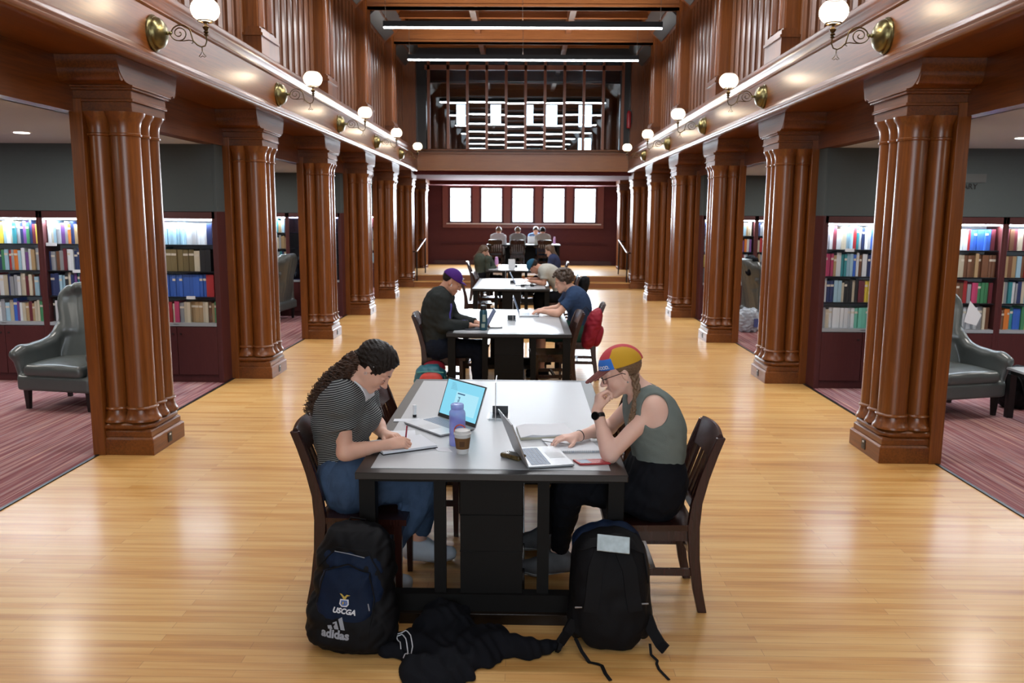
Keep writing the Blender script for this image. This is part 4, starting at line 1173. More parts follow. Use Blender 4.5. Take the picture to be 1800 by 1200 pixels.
    def hand(s, G, c, d, n, curl=(.3, .35, .4, .45), bend=(.5, .5, .5, .5), thumb=(.6, .5, -.2), spread=.10, sc_=1.0):
        """d finger direction, n back-of-hand normal, thumb direction in (d, side, n)"""
        W = s.J['wr'+c]; d = nrm(d); n = np.array(n, float); n = nrm(n-d*(n@d)); sd = np.cross(n, d)
        if c == 'R': sd = sd    # thumb side = +sd for a right hand seen from the back
        else: sd = -sd
        z = s.s*sc_
        P = lambda a, b, h: W+(d*a+sd*b+n*h)*z
        G.cap(P(-.01, 0, 0), P(.02, 0, 0), .024*z, .022*z, k=.012)
        for b in (-.024, -.008, .008, .024):
            G.cap(P(.018, b*.75, 0), P(.078-abs(b-.006)*.25, b, .001), .013*z, .0112*z, k=.012)
        G.cap(P(.02, .022, -.006), P(.05, .030, -.010), .014*z, .013*z, k=.012)
        Ls = ((.040, .025, .020), (.044, .028, .021), (.041, .026, .020), (.032, .020, .018))
        tips = []
        for i, b in enumerate((.026, .009, -.009, -.026)):
            p = P(.082-abs(b-.006)*.25, b, .001); a = curl[i]
            for j, L in enumerate(Ls[i]):
                dd = d*math.cos(a)-n*math.sin(a)+sd*(spread*b/.026*(1 if j == 0 else .6)); dd = nrm(dd)
                q = p+dd*L*z; r0 = (.0088, .0078, .0070)[j]; G.cap(p, q, r0*z, (.0080, .0072, .0062)[j]*z, k=.0025)
                p = q; a += bend[i]*(1 if j == 0 else .7)
            tips.append(p)
        p = P(.026, .030, -.010); td = nrm(d*thumb[0]+sd*thumb[1]+n*thumb[2]); q = p+td*.036*z; G.cap(p, q, .0125*z, .0100*z, k=.006)
        td2 = nrm(td*.9+d*.35-sd*.15); q2 = q+td2*.028*z; G.cap(q, q2, .0100*z, .0080*z, k=.004); tips.append(q2)
        return tips

def person(label, P, h, looks, group=None, hands=None, det=False, tankholes=None):
    """looks: list of (part name, builder(G, P), material); the body is built first"""
    J = P.J; base = (J['hipL']+J['hipR'])/2
    root = thing('person', label, 'person', (float(base[0]), float(base[1]), float(looks['floor'])), group=group)
    allp = np.array([J[k] for k in J if k not in ('hf', 'hu', 'pelax') and not k.startswith('h_')]+[P.hp(0, 0, .12), P.hp(.13, 0, 0), P.hp(-.12, 0, 0)]); lo, hi = allp.min(0)-.17, allp.max(0)+.17
    G = Grid(lo, hi, h)
    P.torso(G); P.arms(G, 0, 1, 1.0); P.legs(G, 0, 1, 1.0); P.feet(G); P.head(G, det)
    tips = {}
    for c in 'LR':
        hd = (hands or {}).get(c, dict(d=nrm(J['wr'+c]-J['el'+c]), n=(0, 0, 1)))
        tips[c] = P.hand(G, c, **hd)
    if looks.get('extra'): looks['extra'](G, P)
    G.obj('body', looks['skin'], root)
    for nm, fn, m in looks['parts']:
        if nm == 'shoes':
            for c in 'LR':
                a_, t_ = J['an'+c], J['to'+c]; zs = t_[2]-.041; q0, q1 = np.minimum(a_, t_)-.13, np.maximum(a_, t_)+.13
                hs = min(h, .005) if det else h; nu = nrm([0, 0, 1.])
                g = Grid(q0, q1, hs); P.feet(g, .012, which=c); g.plane((0, 0, zs+.012), (0, 0, -1)); g.plane(a_+np.array([0, 0, .012]), (0, 0, 1)); so = g.obj('shoe', m, root)
                if det:
                    g = Grid(q0, q1, hs); P.feet(g, .016, which=c); g.plane((0, 0, zs), (0, 0, -1)); g.plane((0, 0, zs+.022), (0, 0, 1)); V_, F_ = g.mesh()
                    o_ = mesh_obj('sole', V_-np.array(root.location), F_, 'shoe_sole', so); o_.location = (0, 0, 0)
                    mb = MB(); d_ = nrm([t_[0]-a_[0], t_[1]-a_[1], 0]); s_ = np.array([-d_[1], d_[0], 0])
                    for q in range(4):
                        cc = a_+d_*(.045+.022*q)+np.array([0, 0, -.006-.014*q]); mb.tube([cc-s_*.026+np.array([0, 0, -.014]), cc+np.array([0, 0, .004]), cc+s_*.026+np.array([0, 0, -.014])], .0028, 5)
                    o_ = mb.build('laces', 'white_cloth', so); 
                    for v in o_.data.vertices: v.co -= Vector(root.location)
            continue
        g = Grid(lo, hi, looks.get('h2', h)); r = fn(g, P)
        o = g.obj(nm, m, root)
        if r: tag(o, r)
    P.root = root; P.tips = tips
    return root
# ready-made clothes
def c_tshirt(frac=.55, inf=.014, seed=1, neck=.0, hem=.0, wr=.003, k=.045):
    def fn(G, P):
        P.torso(G, inf, k=k, t0=hem); P.arms(G, inf+.006, frac, None, k=.025, cut=True)
        G.wrinkle(wr, 38, seed)
        J = P.J; G.cap(J['neck']+nrm(P.hp(0, 0, 0)-J['neck'])*.015, P.hp(0, 0, -.02), .066*P.s, .07*P.s, k=.008, op='s')
    return fn
def c_hoodie(inf=.024, seed=2, hood=True, wr=.005):
    def fn(G, P):
        P.torso(G, inf, k=.05); P.arms(G, inf-.004, 1, .93, k=.03, cut=True)
        J = P.J; G.wrinkle(wr, 30, seed)
        if hood:
            nk = J['neck']; up_ = nrm(P.hp(0, 0, 0)-nk); bk = -P.hf.copy(); bk[2] = 0; bk = nrm(bk)
            for a in range(9):
                t = -1.15+2.3*a/8; sdv = np.cross([0, 0, 1.], -bk)
                q = nk+bk*math.cos(t)*.075+sdv*math.sin(t)*.085+np.array([0, 0, .012+.02*math.cos(t)])
                G.cap(q, q+np.array([0, 0, -.03]), .028, k=.015)
            G.cap(nk+up_*.03, P.hp(0, 0, -.02), .060*P.s, .072*P.s, k=.008, op='s')
    return fn
def c_trousers(inf=.012, th=1.0, sh=.90, seed=3, waist=.10, wr=.0035):
    def fn(G, P):
        P.torso(G, inf+.001, k=.05, t0=0, t1=waist); P.legs(G, inf, th, sh if th >= 1 else None, k=.035, cut=True)
        G.wrinkle(wr, 34, seed)
    return fn
def c_shoes(inf=.008):
    def fn(G, P): P.feet(G, inf); 
    return fn
def c_hair(vol=.012, back=-.2, seed=5, amp=.003, fr=90, front=.055, low=-.03, extra=None, nape=-.055):
    """cap of hair over the skull, cut away from the face"""
    def fn(G, P):
        S = P.s; M = P.HM
        c1 = (P.hp(front, 0, .040), nrm(P.hf*1.0-P.hu*.55)); c2 = (P.hp(0, 0, nape), -P.hu)
        G.ell(P.hp(-.016, 0, .036), M, np.array([.097, .075, .084])*S+vol, k=.0, cuts=(c1, c2))
        for sg in (-1, 1):   # round the ears
            G.ell(P.hp(.012, sg*.085, -.022), M, np.array([.040, .03, .042])*S, k=.006, op='s')
        if extra: extra(G, P)
        G.wrinkle(amp, fr, seed)
    return fn
def c_cap(inf=.016, z0=.030):
    def fn(G, P):
        S = P.s; M = P.HM; nv = nrm(-P.hu-P.hf*.12)
        G.ell(P.hp(-.016, 0, .030), M, np.array([.100, .079, .094])*S+inf*.5, k=0, cuts=((P.hp(0, 0, z0), nv),))
    return fn
def c_bill(z0=.034, L=.075, drop=.022):
    def fn(G, P):
        S = P.s
        for i in range(9):
            y = -.056+.112*i/8; e = math.sqrt(max(0, 1-(y/.066)**2))
            G.cap(P.hp(.070*e+.008, y, z0+.004), P.hp(.085+L*e, y*.95, z0-drop+.012*(1-e)), .0065*S, .0045*S, k=.006)
    return fn
def seated(X, Y, fz, face, hip=.50, lean=.10, look=.5, hands=None, female=True, sc_=1.0, spread=.10, side=0.0, knee=.42, footx=.40, headz=None):
    """generic seated pose; face = +1 looks to +X, -1 to -X, or an angle in radians"""
    a = {1: 0.0, -1: PI}.get(face, face); F = np.array([math.cos(a), math.sin(a), 0]); Lf = np.array([-math.sin(a), math.cos(a), 0]); U = np.array([0, 0, 1.])
    o = np.array([X, Y, fz]); T = .50*sc_
    hipc = o+U*(hip+.055); neck = hipc+F*lean+U*(T*math.sqrt(max(.1, 1-(lean/T)**2)))
    sp = (hipc+neck)/2-F*(.03+.35*max(lean, 0))+U*.03
    hf = nrm(F*math.cos(look)-U*math.sin(look)); huv = nrm(F*math.sin(look)+U*math.cos(look))
    head = neck+U*.10*sc_+F*(.045+.06*look)+huv*.03
    J = dict(hipL=hipc+Lf*.085, hipR=hipc-Lf*.085, neck=neck, spine=sp, head=head, hf=hf, hu=huv,
             shL=neck+Lf*.165*sc_-U*.045+F*.01, shR=neck-Lf*.165*sc_-U*.045+F*.01,
             knL=hipc+F*knee+Lf*spread-U*.005, knR=hipc+F*knee-Lf*spread-U*.005)
    for c, sg in (('L', 1), ('R', -1)):
        J['an'+c] = o+F*footx+Lf*sg*spread+U*.085; J['to'+c] = J['an'+c]+F*.15-U*.05
        tgt = (hands or {}).get(c)
        wr = np.array(tgt, float) if tgt is not None else o+F*.42+Lf*sg*.12+U*.80
        sh = J['sh'+c]; v = wr-sh; D = np.linalg.norm(v); L1, L2 = .275*sc_, .25*sc_
        if D > (L1+L2)*.985: wr = sh+v/D*(L1+L2)*.985; v = wr-sh; D = np.linalg.norm(v)
        ca = (L1*L1+D*D-L2*L2)/(2*L1*D); dirp = nrm(-U*1.0-F*.35+Lf*sg*.35); vd = v/D; perp = nrm(dirp-vd*(dirp@vd))
        J['el'+c] = sh+vd*L1*ca+perp*L1*math.sqrt(max(0, 1-ca*ca)); J['wr'+c] = wr
    P = Person(J, sc_, female); P.F = F; P.L = Lf
    return P
# ================================================================ THE TWO WOMEN AT THE NEAREST TABLE
def stripes():
    m, nt, b = newmat('striped_knit'); N, L = nt.nodes, nt.links
    tc = N.new('ShaderNodeTexCoord'); n = N.new('ShaderNodeTexNoise'); n.inputs['Scale'].default_value = 6
    L.new(tc.outputs['Object'], n.inputs['Vector'])
    sp = N.new('ShaderNodeSeparateXYZ'); L.new(tc.outputs['Object'], sp.inputs[0])
    ad = N.new('ShaderNodeMath'); ad.operation = 'MULTIPLY_ADD'; ad.inputs[1].default_value = .008; L.new(n.outputs['Fac'], ad.inputs[0])
    sk = N.new('ShaderNodeMath'); sk.operation = 'MULTIPLY_ADD'; sk.inputs[1].default_value = -.25
    L.new(sp.outputs['X'], sk.inputs[0]); L.new(sp.outputs['Z'], sk.inputs[2]); L.new(sk.outputs[0], ad.inputs[2])
    md = N.new('ShaderNodeMath'); md.operation = 'MULTIPLY'; md.inputs[1].default_value = 105.0; L.new(ad.outputs[0], md.inputs[0])
    fr = N.new('ShaderNodeMath'); fr.operation = 'FRACT'; L.new(md.outputs[0], fr.inputs[0])
    gt = N.new('ShaderNodeMath'); gt.operation = 'GREATER_THAN'; gt.inputs[1].default_value = .76; L.new(fr.outputs[0], gt.inputs[0])
    mx = N.new('ShaderNodeMix'); mx.data_type = 'RGBA'; mx.inputs['A'].default_value = (.012, .013, .015, 1); mx.inputs['B'].default_value = (.36, .38, .37, 1)
    L.new(gt.outputs[0], mx.inputs['Factor']); L.new(mx.outputs['Result'], b.inputs['Base Color']); b.inputs['Roughness'].default_value = .85
stripes()
mat('denim', (0.045, 0.075, 0.13), .85, noise=.35, nscale=18, bump=.3, bscale=300)
mat('denim_blue', (0.03, 0.09, 0.26), .85, noise=.3, nscale=18)
mat('black_cloth', (0.006, 0.0065, 0.009), .85, noise=.2)
mat('white_leather', (0.55, 0.60, 0.66), .45, noise=.05)
mat('shoe_sole', (0.42, 0.44, 0.46), .6); mat('shoe_grey', (.13, .13, .135), .8, noise=.2)
mat('white_cloth', (0.62, 0.62, 0.64), .8)
mat('sage_cloth', (0.155, 0.185, 0.17), .85, noise=.12, nscale=12, bump=.25, bscale=260)
mat('sock_black', (0.012, 0.012, 0.014), .9)

UZ = np.array([0, 0, 1.])
# woman in the striped shirt, facing +X
hd = .95
JL = dict(hipL=(-.865, 4.185, .545), hipR=(-.865, 4.01, .545), spine=(-.985, 4.09, .80), neck=(-.878, 4.09, 1.055),
          head=(-.752, 4.095, 1.165), hf=(math.cos(hd*.86), 0.02, -math.sin(hd*.86)), hu=(math.sin(hd*.86), 0, math.cos(hd*.86)),
          shL=(-.845, 4.245, 1.00), shR=(-.885, 3.945, 1.01), elR=(-.878, 3.915, .765), elL=(-.79, 4.33, .80),
          wrR=(-.672, 3.985, .790), wrL=(-.735, 4.20, .788),
          knL=(-.47, 4.26, .575), knR=(-.48, 4.03, .565), anL=(-.575, 4.36, .13), anR=(-.74, 4.02, .12), toL=(-.405, 4.40, .045), toR=(-.60, 4.02, .045))
PL = Person(JL, 1.0, True)
def l_shirt(G, P):
    P.torso(G, .013, k=.045, t0=.16); P.arms(G, .018, .50, None, k=.03, cut=True)
    G.ell((-.80, 4.09, .90), I3, (.075, .10, .075), k=.05)
    G.wrinkle(.0045, 34, 4, (1, .7, 1.6))
    G.ell((-.83, 4.09, 1.085), I3, (.075, .075, .075), k=.01, op='s')
    G.cap((-.885, 4.09, 1.06), P.hp(0, 0, -.03), .062, .068, k=.008, op='s')
def l_under(G, P):
    P.torso(G, .006, k=.045, t0=.72)
    G.ell((-.835, 4.09, 1.115), I3, (.075, .072, .078), k=.005, op='s')
    G.plane((-.845, 0, 0), (-1, 0, 0)); G.plane((0, 0, 1.0), (0, 0, -1)); G.plane((0, 4.165, 0), (0, 1, 0)); G.plane((0, 4.015, 0), (0, -1, 0))
    G.cap((-.885, 4.09, 1.06), P.hp(0, 0, -.03), .060, .066, k=.006, op='s')
def l_hair(G, P):
    S = P.s; M = P.HM
    c1 = (P.hp(.058, 0, .045), nrm(P.hf*1.0-P.hu*.42)); c2 = (P.hp(-.03, 0, -.052), nrm(-P.hu+P.hf*.2))
    G.ell(P.hp(-.014, 0, .038), M, (.115, .088, .096), k=0, cuts=(c1, c2))
    for sg in (-1, 1):
        G.ell(P.hp(.046, sg*.085, -.048), M, (.046, .034, .052), k=.008, op='s')
    G.cap(P.hp(-.085, 0, -.01), P.hp(-.10, 0, -.022), .035, .028, k=.02)
    # wavy strands swept to the back
    sl, Pp = G._sl(G.lo, G.lo+G.h*G.n, 0)
    c = P.J['head']; x = (Pp[0]-c[0])*P.hf[0]+(Pp[1]-c[1])*P.hf[1]+(Pp[2]-c[2])*P.hf[2]; z = (Pp[0]-c[0])*P.hu[0]+(Pp[1]-c[1])*P.hu[1]+(Pp[2]-c[2])*P.hu[2]; y = Pp[1]-c[1]
    G.f[sl] += (.0022*np.sin(z*190+9*np.sin(x*26+y*12))+.0014*np.sin(z*310+x*60+y*90)).astype(np.float32)
def shoe_parts(G, P): P.feet(G, .013)
rootL = person('woman in a black and white striped shirt with a curly ponytail, writing in a notepad', PL, .0034,
    dict(skin='skin_fair', floor=0, h2=.004, parts=[
        ('striped_shirt', l_shirt, 'striped_knit'), ('undershirt', l_under, 'white_cloth'),
        ('jeans', c_trousers(.013, 1, .86, 7, .18, .005), 'denim'), ('hair', l_hair, 'hair_dark'), ('shoes', shoe_parts, 'white_leather')]),
    hands=dict(R=dict(d=(.95, .22, .10), n=(-.25, -.62, .75), curl=(.75, .85, .95, 1.0), bend=(.85, .95, 1.0, 1.0), thumb=(.75, .25, -.55), spread=.03),
               L=dict(d=(.85, -.45, -.03), n=(0, .1, 1), curl=(.4, .45, .5, .5), bend=(.6, .6, .6, .6), thumb=(.6, .7, -.2))), det=True)
def curls(name, m, parent, start, path, n, rad, R0, R1, turns, seed, thick=.0016):
    """bundle of corkscrew locks following a path"""
    r = random.Random(seed); mb = MB(); pts = [np.array(p, float) for p in path]
    def at(t):
        u = t*(len(pts)-1); i = min(int(u), len(pts)-2); f = u-i; return pts[i]*(1-f)+pts[i+1]*f
    for q in range(n):
        a0 = r.uniform(0, 2*PI); ro = math.sqrt(r.random()); ph = r.uniform(0, 2*PI); t1 = r.uniform(.7, 1.05); tn = turns*r.uniform(.8, 1.2)
        K = 44; line = []; hr = r.uniform(.008, .016)
        for k in range(K):
            t = t1*k/(K-1); tt = min(t, 1.0); c = at(tt)+(at(1)-at(.93))*max(0, (t-1))*8
            t2 = min(1, tt*1.0+.02); d = nrm(at(min(1, t2+.02))-at(max(0, t2-.04)))
            s1 = nrm(np.cross(d, [0, 1, .01])); s2 = np.cross(d, s1)
            R = (R0+(R1-R0)*math.sin(min(1, tt*1.35)*PI*.62))*ro
            off = s1*math.cos(a0+tt*.6)*R+s2*math.sin(a0+tt*.6)*R
            a = ph+tn*2*PI*tt; off = off+(s1*math.cos(a)+s2*math.sin(a))*hr*min(1, tt*25)
            line.append(tuple(c+off))
        mb.tube(line, [thick*(1-.4*k/K) for k in range(K)], 4)
    return mb.build(name, m, parent, world=True, smooth=180)
pt = [PL.hp(-.098, 0, -.022), (-.895, 4.07, 1.150), (-.945, 4.06, 1.105), (-.99, 4.05, 1.05), (-1.03, 4.04, .985), (-1.065, 4.035, .925)]
mat('curl_brown', (0.055, 0.024, 0.012), .4, noise=.5, nscale=40)
o = curls('ponytail', 'curl_brown', rootL, None, pt, 360, None, .040, .062, 10, 3, .0024); tag(o, 'long curly brown ponytail')
def core(G, P):
    G.cap(pt[1], pt[2], .03, .045, k=.03); G.cap(pt[2], pt[3], .045, .045, k=.03); G.cap(pt[3], pt[4], .045, .025, k=.03); G.wrinkle(.01, 90, 3)
g = Grid((-1.2, 3.9, .8), (-.8, 4.25, 1.3), .006); core(g, PL); g.obj('ponytail_core', 'hair_dark', rootL)
# brows, lashes, lips, earring, belt loop details
def face_bits(P, root, closed=True, sides=(-1, 1)):
    m = MB()
    for sg in sides:
        m.tube([P.hp(.089, sg*.012, .018), P.hp(.088, sg*.028, .025), P.hp(.070, sg*.050, .020)], [.0022, .0030, .0014], 6)
        m.tube([P.hp(.0845, sg*.018, -.008), P.hp(.0875, sg*.030, -.0105), P.hp(.078, sg*.046, -.006)], [.0010, .0016, .0010], 6)
    m.build('brows_and_lashes', 'lash', root, world=True, smooth=180)
    m = MB(); m.tube([P.hp(.0880, -.018, -.066), P.hp(.0955, -.006, -.0625), P.hp(.0955, .006, -.0625), P.hp(.0880, .018, -.066)], [.002, .0042, .0042, .002], 8)
    m.tube([P.hp(.0870, -.016, -.0735), P.hp(.0930, 0, -.0755), P.hp(.0870, .016, -.0735)], [.002, .0048, .002], 8)
    m.build('lips', 'lip', root, world=True, smooth=180)
face_bits(PL, rootL)
m = MB(); e = PL.hp(-.014, -.083, -.034); m.tube([e+np.array([.006*math.cos(a), 0, .006*math.sin(a)-.004]) for a in [2*PI*k/12 for k in range(12)]], .0012, 6, closed=True)
m.sphere(PL.hp(-.006, -.083, .016), .003, 8, 6); m.build('earring', 'steel', rootL, world=True, smooth=180)
m = MB(); m.tube([PL.hp(-.100+.02*math.sin(a), .030*math.cos(a), -.022+.024*math.sin(a)) for a in [2*PI*k/16 for k in range(16)]], .006, 8, closed=True); m.build('hair_tie', 'black_cloth', rootL, world=True, smooth=180)
# pen in the right hand
tp = PL.tips['R']; tip = (tp[0]+tp[4])/2
mat('pen_red', (.28, .02, .04), .3)
r = thing('pen', 'dark red pen held upright in the writing hand of the woman in stripes', 'pen', tuple(map(float, tip)))
pd = nrm((.12, -.05, 1.0)); q0 = tip-pd*.035; q1 = tip+pd*.095
MB().tube([q0+pd*.014, q1], .0042, 10).build('barrel', 'pen_red', r, world=True); MB().tube([q0, q0+pd*.016], [.0006, .0038], 10).build('nib', 'steel', r, world=True)

# woman in the colourful cap, facing -X
hd = .36
JR = dict(hipL=(.655, 3.945, .545), hipR=(.655, 4.12, .545), spine=(.735, 4.03, .80), neck=(.612, 4.05, 1.035),
          head=(.490, 4.06, 1.160), hf=(-math.cos(hd), 0.02, -math.sin(hd)), hu=(-math.sin(hd), 0, math.cos(hd)),
          shL=(.640, 3.915, 1.005), shR=(.60, 4.20, .99), elL=(.425, 3.865, .782), wrL=(.368, 3.975, .975), elR=(.47, 4.33, .80), wrR=(.285, 4.155, .795),
          knL=(.235, 3.98, .58), knR=(.26, 4.22, .575), anL=(.20, 4.20, .14), anR=(.14, 4.53, .13), toL=(.025, 4.22, .05), toR=(-.02, 4.60, .045))
PR = Person(JR, 1.0, True)
def r_tank(G, P):
    P.torso(G, .013, k=.045, t0=.13)
    G.ell((.60, 4.03, .88), I3, (.075, .10, .075), k=.05)
    for c, sg in (('L', -1), ('R', 1)):      # wide straps over the shoulders
        s_ = P.J['sh'+c]; mid_ = P.J['neck']*.45+s_*.55
        G.cap(mid_+np.array([.03, 0, -.02]), mid_+np.array([-.035, 0, -.02]), .040, k=.03)
    G.wrinkle(.004, 30, 9, (1, .7, 1.3))
    for c, sg in (('L', -1), ('R', 1)):
        s_ = P.J['sh'+c]; G.ell(s_+np.array([-.004, sg*.042, -.002]), I3, (.064, .060, .090), k=.012, op='s')
    G.ell(P.J['neck']+np.array([-.030, 0, .010]), I3, (.078, .070, .070), k=.01, op='s')
def r_hair(G, P):
    M = P.HM
    G.ell(P.hp(-.014, 0, .034), M, (.103, .081, .090), k=0, cuts=((P.hp(.01, 0, 0), nrm(P.hf-P.hu*.3)), (P.hp(-.04, 0, -.065), nrm(-P.hu+P.hf*.3))))
    G.ell(P.hp(.02, -.085, -.026), M, (.036, .03, .045), k=.006, op='s'); G.ell(P.hp(.02, .085, -.026), M, (.036, .03, .045), k=.006, op='s')
    G.wrinkle(.0022, 160, 5)
def r_cap(G, P):
    nv = nrm(-P.hu+P.hf*.05); G.ell(P.hp(-.012, 0, .032), P.HM, (.115, .091, .103), k=0, cuts=((P.hp(0, 0, .036), nv),))
rootR = person('woman in a sage tank top and a red, yellow and blue cap', PR, .0034,
    dict(skin='skin_pale', floor=0, h2=.004, parts=[
        ('tank_top', r_tank, 'sage_cloth'), ('trousers', c_trousers(.013, 1, .92, 8, .24, .004), 'black_cloth'), ('hair', r_hair, 'hair_light'), ('shoes', shoe_parts, 'shoe_grey')]),
    hands=dict(L=dict(d=(.12, .30, .95), n=(-.95, -.2, .15), curl=(.9, 1.0, 1.1, 1.15), bend=(1.1, 1.1, 1.1, 1.1), thumb=(.75, -.1, -.65), spread=.03),
               R=dict(d=(-.93, -.30, -.02), n=(.05, 0, 1), curl=(.15, .22, .28, .35), bend=(.55, .55, .55, .5), thumb=(.6, .75, -.35), spread=.16)), det=True)
face_bits(PR, rootR)
# the cap: coloured panels chosen by position in the head's own frame
def cap_mat():
    m, nt, b = newmat('cap_panels'); N, L = nt.nodes, nt.links
    at_ = N.new('ShaderNodeVertexColor'); at_.layer_name = 'panel'; L.new(at_.outputs['Color'], b.inputs['Base Color']); b.inputs['Roughness'].default_value = .8
cap_mat()
g = Grid(PR.hp(0, 0, .03)-.2, PR.hp(0, 0, .03)+.2, .0026); r_cap(g, PR); capo = g.obj('cap', 'cap_panels', rootR)
def paint_cap(o, P):
    me = o.data; col = me.color_attributes.new('panel', 'FLOAT_COLOR', 'POINT'); off = np.array(P.root.location); data = []
    for v in me.vertices:
        p = np.array(v.co)+off-P.J['head']; x, y, z = p@P.hf, p@P.hl, p@P.hu
        ang = abs(y)
        if x > .028 and z < .092: c = (.030, .165, .60)
        elif ang < .036 or x > .040+(z-.088)*-.9 and x > .0: c = (.50, .045, .055)
        else: c = (.56, .31, .012)
        if abs(ang-.036) < .0022 and x < 0: c = (.56, .20, .03)
        data += [*c, 1]
    col.data.foreach_set('color', data)
paint_cap(capo, PR)
mat('cap_brim', (.20, .075, .065), .8)
g = Grid(PR.hp(.1, 0, .03)-.15, PR.hp(.1, 0, .03)+.15, .0026); c_bill(.038, .098, .034)(g, PR); ob = g.obj('brim', 'cap_brim', rootR)
mat('white_print', (.75, .77, .8), .6)
M_ = frame(PR.hp(.1115, -.030, .058), -PR.hf*.55-PR.hl*1.0 if False else (PR.hl*(1.0)+PR.hf*.5), PR.hu)
capt = text_obj('GOOD.', .023, 'cap_lettering', 'white_print', rootR, Matrix.Translation([-float(v) for v in rootR.location]) @ frame(PR.hp(.084, .056, .055), PR.hl*1.0-PR.hf*.85, PR.hu), extrude=0, bold=.0006)
cap_later = capt
# glasses
m = MB()
for sg in (-1, 1):
    c = PR.hp(.100, sg*.033, -.006)
    m.tube([c+PR.hl*.024*math.cos(a)+PR.hu*.018*math.sin(a) for a in [2*PI*k/20 for k in range(20)]], .0022, 6, closed=True)
    m.tube([PR.hp(.099, sg*.056, .000), PR.hp(.085, sg*.072, .004), PR.hp(.0, sg*.082, .006), PR.hp(-.015, sg*.083, -.004)], .0020, 6)
m.tube([PR.hp(.101, -.010, -.002), PR.hp(.106, 0, .001), PR.hp(.101, .010, -.002)], .002, 6); m.build('glasses', 'black_plastic', rootR, world=True, smooth=180)
# two thin braids
def braid(path, r0, name):
    mb = MB(); pts = [np.array(p, float) for p in path]; K = 60
    def at(t): u = t*(len(pts)-1); i = min(int(u), len(pts)-2); f = u-i; f = f*f*(3-2*f); return pts[i]*(1-f)+pts[i+1]*f
    for q in range(3):
        line = []; rr = []
        for k in range(K):
            t = k/(K-1); c = at(t); d = nrm(at(min(1, t+.03))-at(max(0, t-.03))); s1 = nrm(np.cross(d, [.2, 1, 0])); s2 = np.cross(d, s1); a = q*2*PI/3+t*2*PI*4.5
            R = r0*(1-.45*t); line.append(tuple(c+s1*math.cos(a)*R*1.1+s2*math.sin(a*2)*R*.45)); rr.append(R*.85)
        mb.tube(line, rr, 7)
    return mb.build(name, 'hair_light', rootR, world=True, smooth=180)
braid([PR.hp(-.055, -.070, -.035) if False else PR.hp(-.055, .070, -.03), (.560, 3.950, 1.07), (.548, 3.925, 1.02), (.530, 3.900, .97), (.520, 3.895, .925)], .012, 'braid')
braid([PR.hp(-.055, -.065, -.035), (.55, 4.12, 1.04), (.535, 4.11, 1.0), (.528, 4.09, .95)], .011, 'braid')
m = MB(); m.sphere(PR.hp(-.012, .082, -.046), .0042, 10, 8); m.build('earring', 'steel', rootR, world=True, smooth=180)
# smart watch on the left wrist, thin black band on the right wrist
def band(P, c, frac, R, rt, name, m_, root, flat=.35, n=24):
    a, b = P.J['el'+c], P.J['wr'+c]; p = a+(b-a)*frac; d = nrm(b-a); s1 = nrm(np.cross(d, [0, 1, .1])); s2 = np.cross(d, s1)
    mb = MB(); vs = []; fs = []
    for k in range(n):
        t = 2*PI*k/n; e = s1*math.cos(t)+s2*math.sin(t)
        for (dr, dl) in ((0, -rt), (.003, -rt*.8), (.003, rt*.8), (0, rt)): vs.append(tuple(p+e*(R+dr)+d*dl))
    for k in range(n):
        for q in range(3): a_ = k*4+q; b_ = ((k+1) % n)*4+q; fs.append((a_, b_, b_+1, a_+1))
    mb.add(vs, fs); mb.build(name, m_, root, world=True, smooth=60); return p, d, s1, s2
p, d, s1, s2 = band(PR, 'L', .88, .0285, .011, 'watch_band', 'black_plastic', rootR)
m = MB(); o_ = np.array([-.6, -.75, .1]); o_ = nrm(o_-d*(o_@d)); c = p+o_*.030; ux = nrm(np.cross(o_, d))
m.lathe((0, 0, 0), [(.0205, -.004), (.0215, 0), (.0215, .006), (.019, .008)], 24); m.tf(frame(c, ux, d)); m.build('watch_case', 'black_screen', rootR, world=True, smooth=40)
band(PR, 'R', .93, .0275, .0035, 'bracelet', 'black_plastic', rootR)
m = MB(); q = PR.tips['L'][1]; 
tp = PR.tips['R']; 
r = thing('pen', 'thin silver pen held between the typing fingers of the woman in the cap', 'pen', tuple(map(float, (tp[1]+tp[2])/2)))
q0 = (tp[1]+tp[2])/2+np.array([-.035, .03, .028]); q1 = q0+nrm((.85, -.50, .04))*.135
MB().tube([q0, q1], [.0035, .0035], 8).build('barrel', 'steel', r, world=True)
MB().tube([q0-nrm((.85, -.50, .04))*.012, q0], [.0006, .0030], 8).build('nib', 'black_plastic', r, world=True)
# ================================================================ THINGS ON THE TABLES

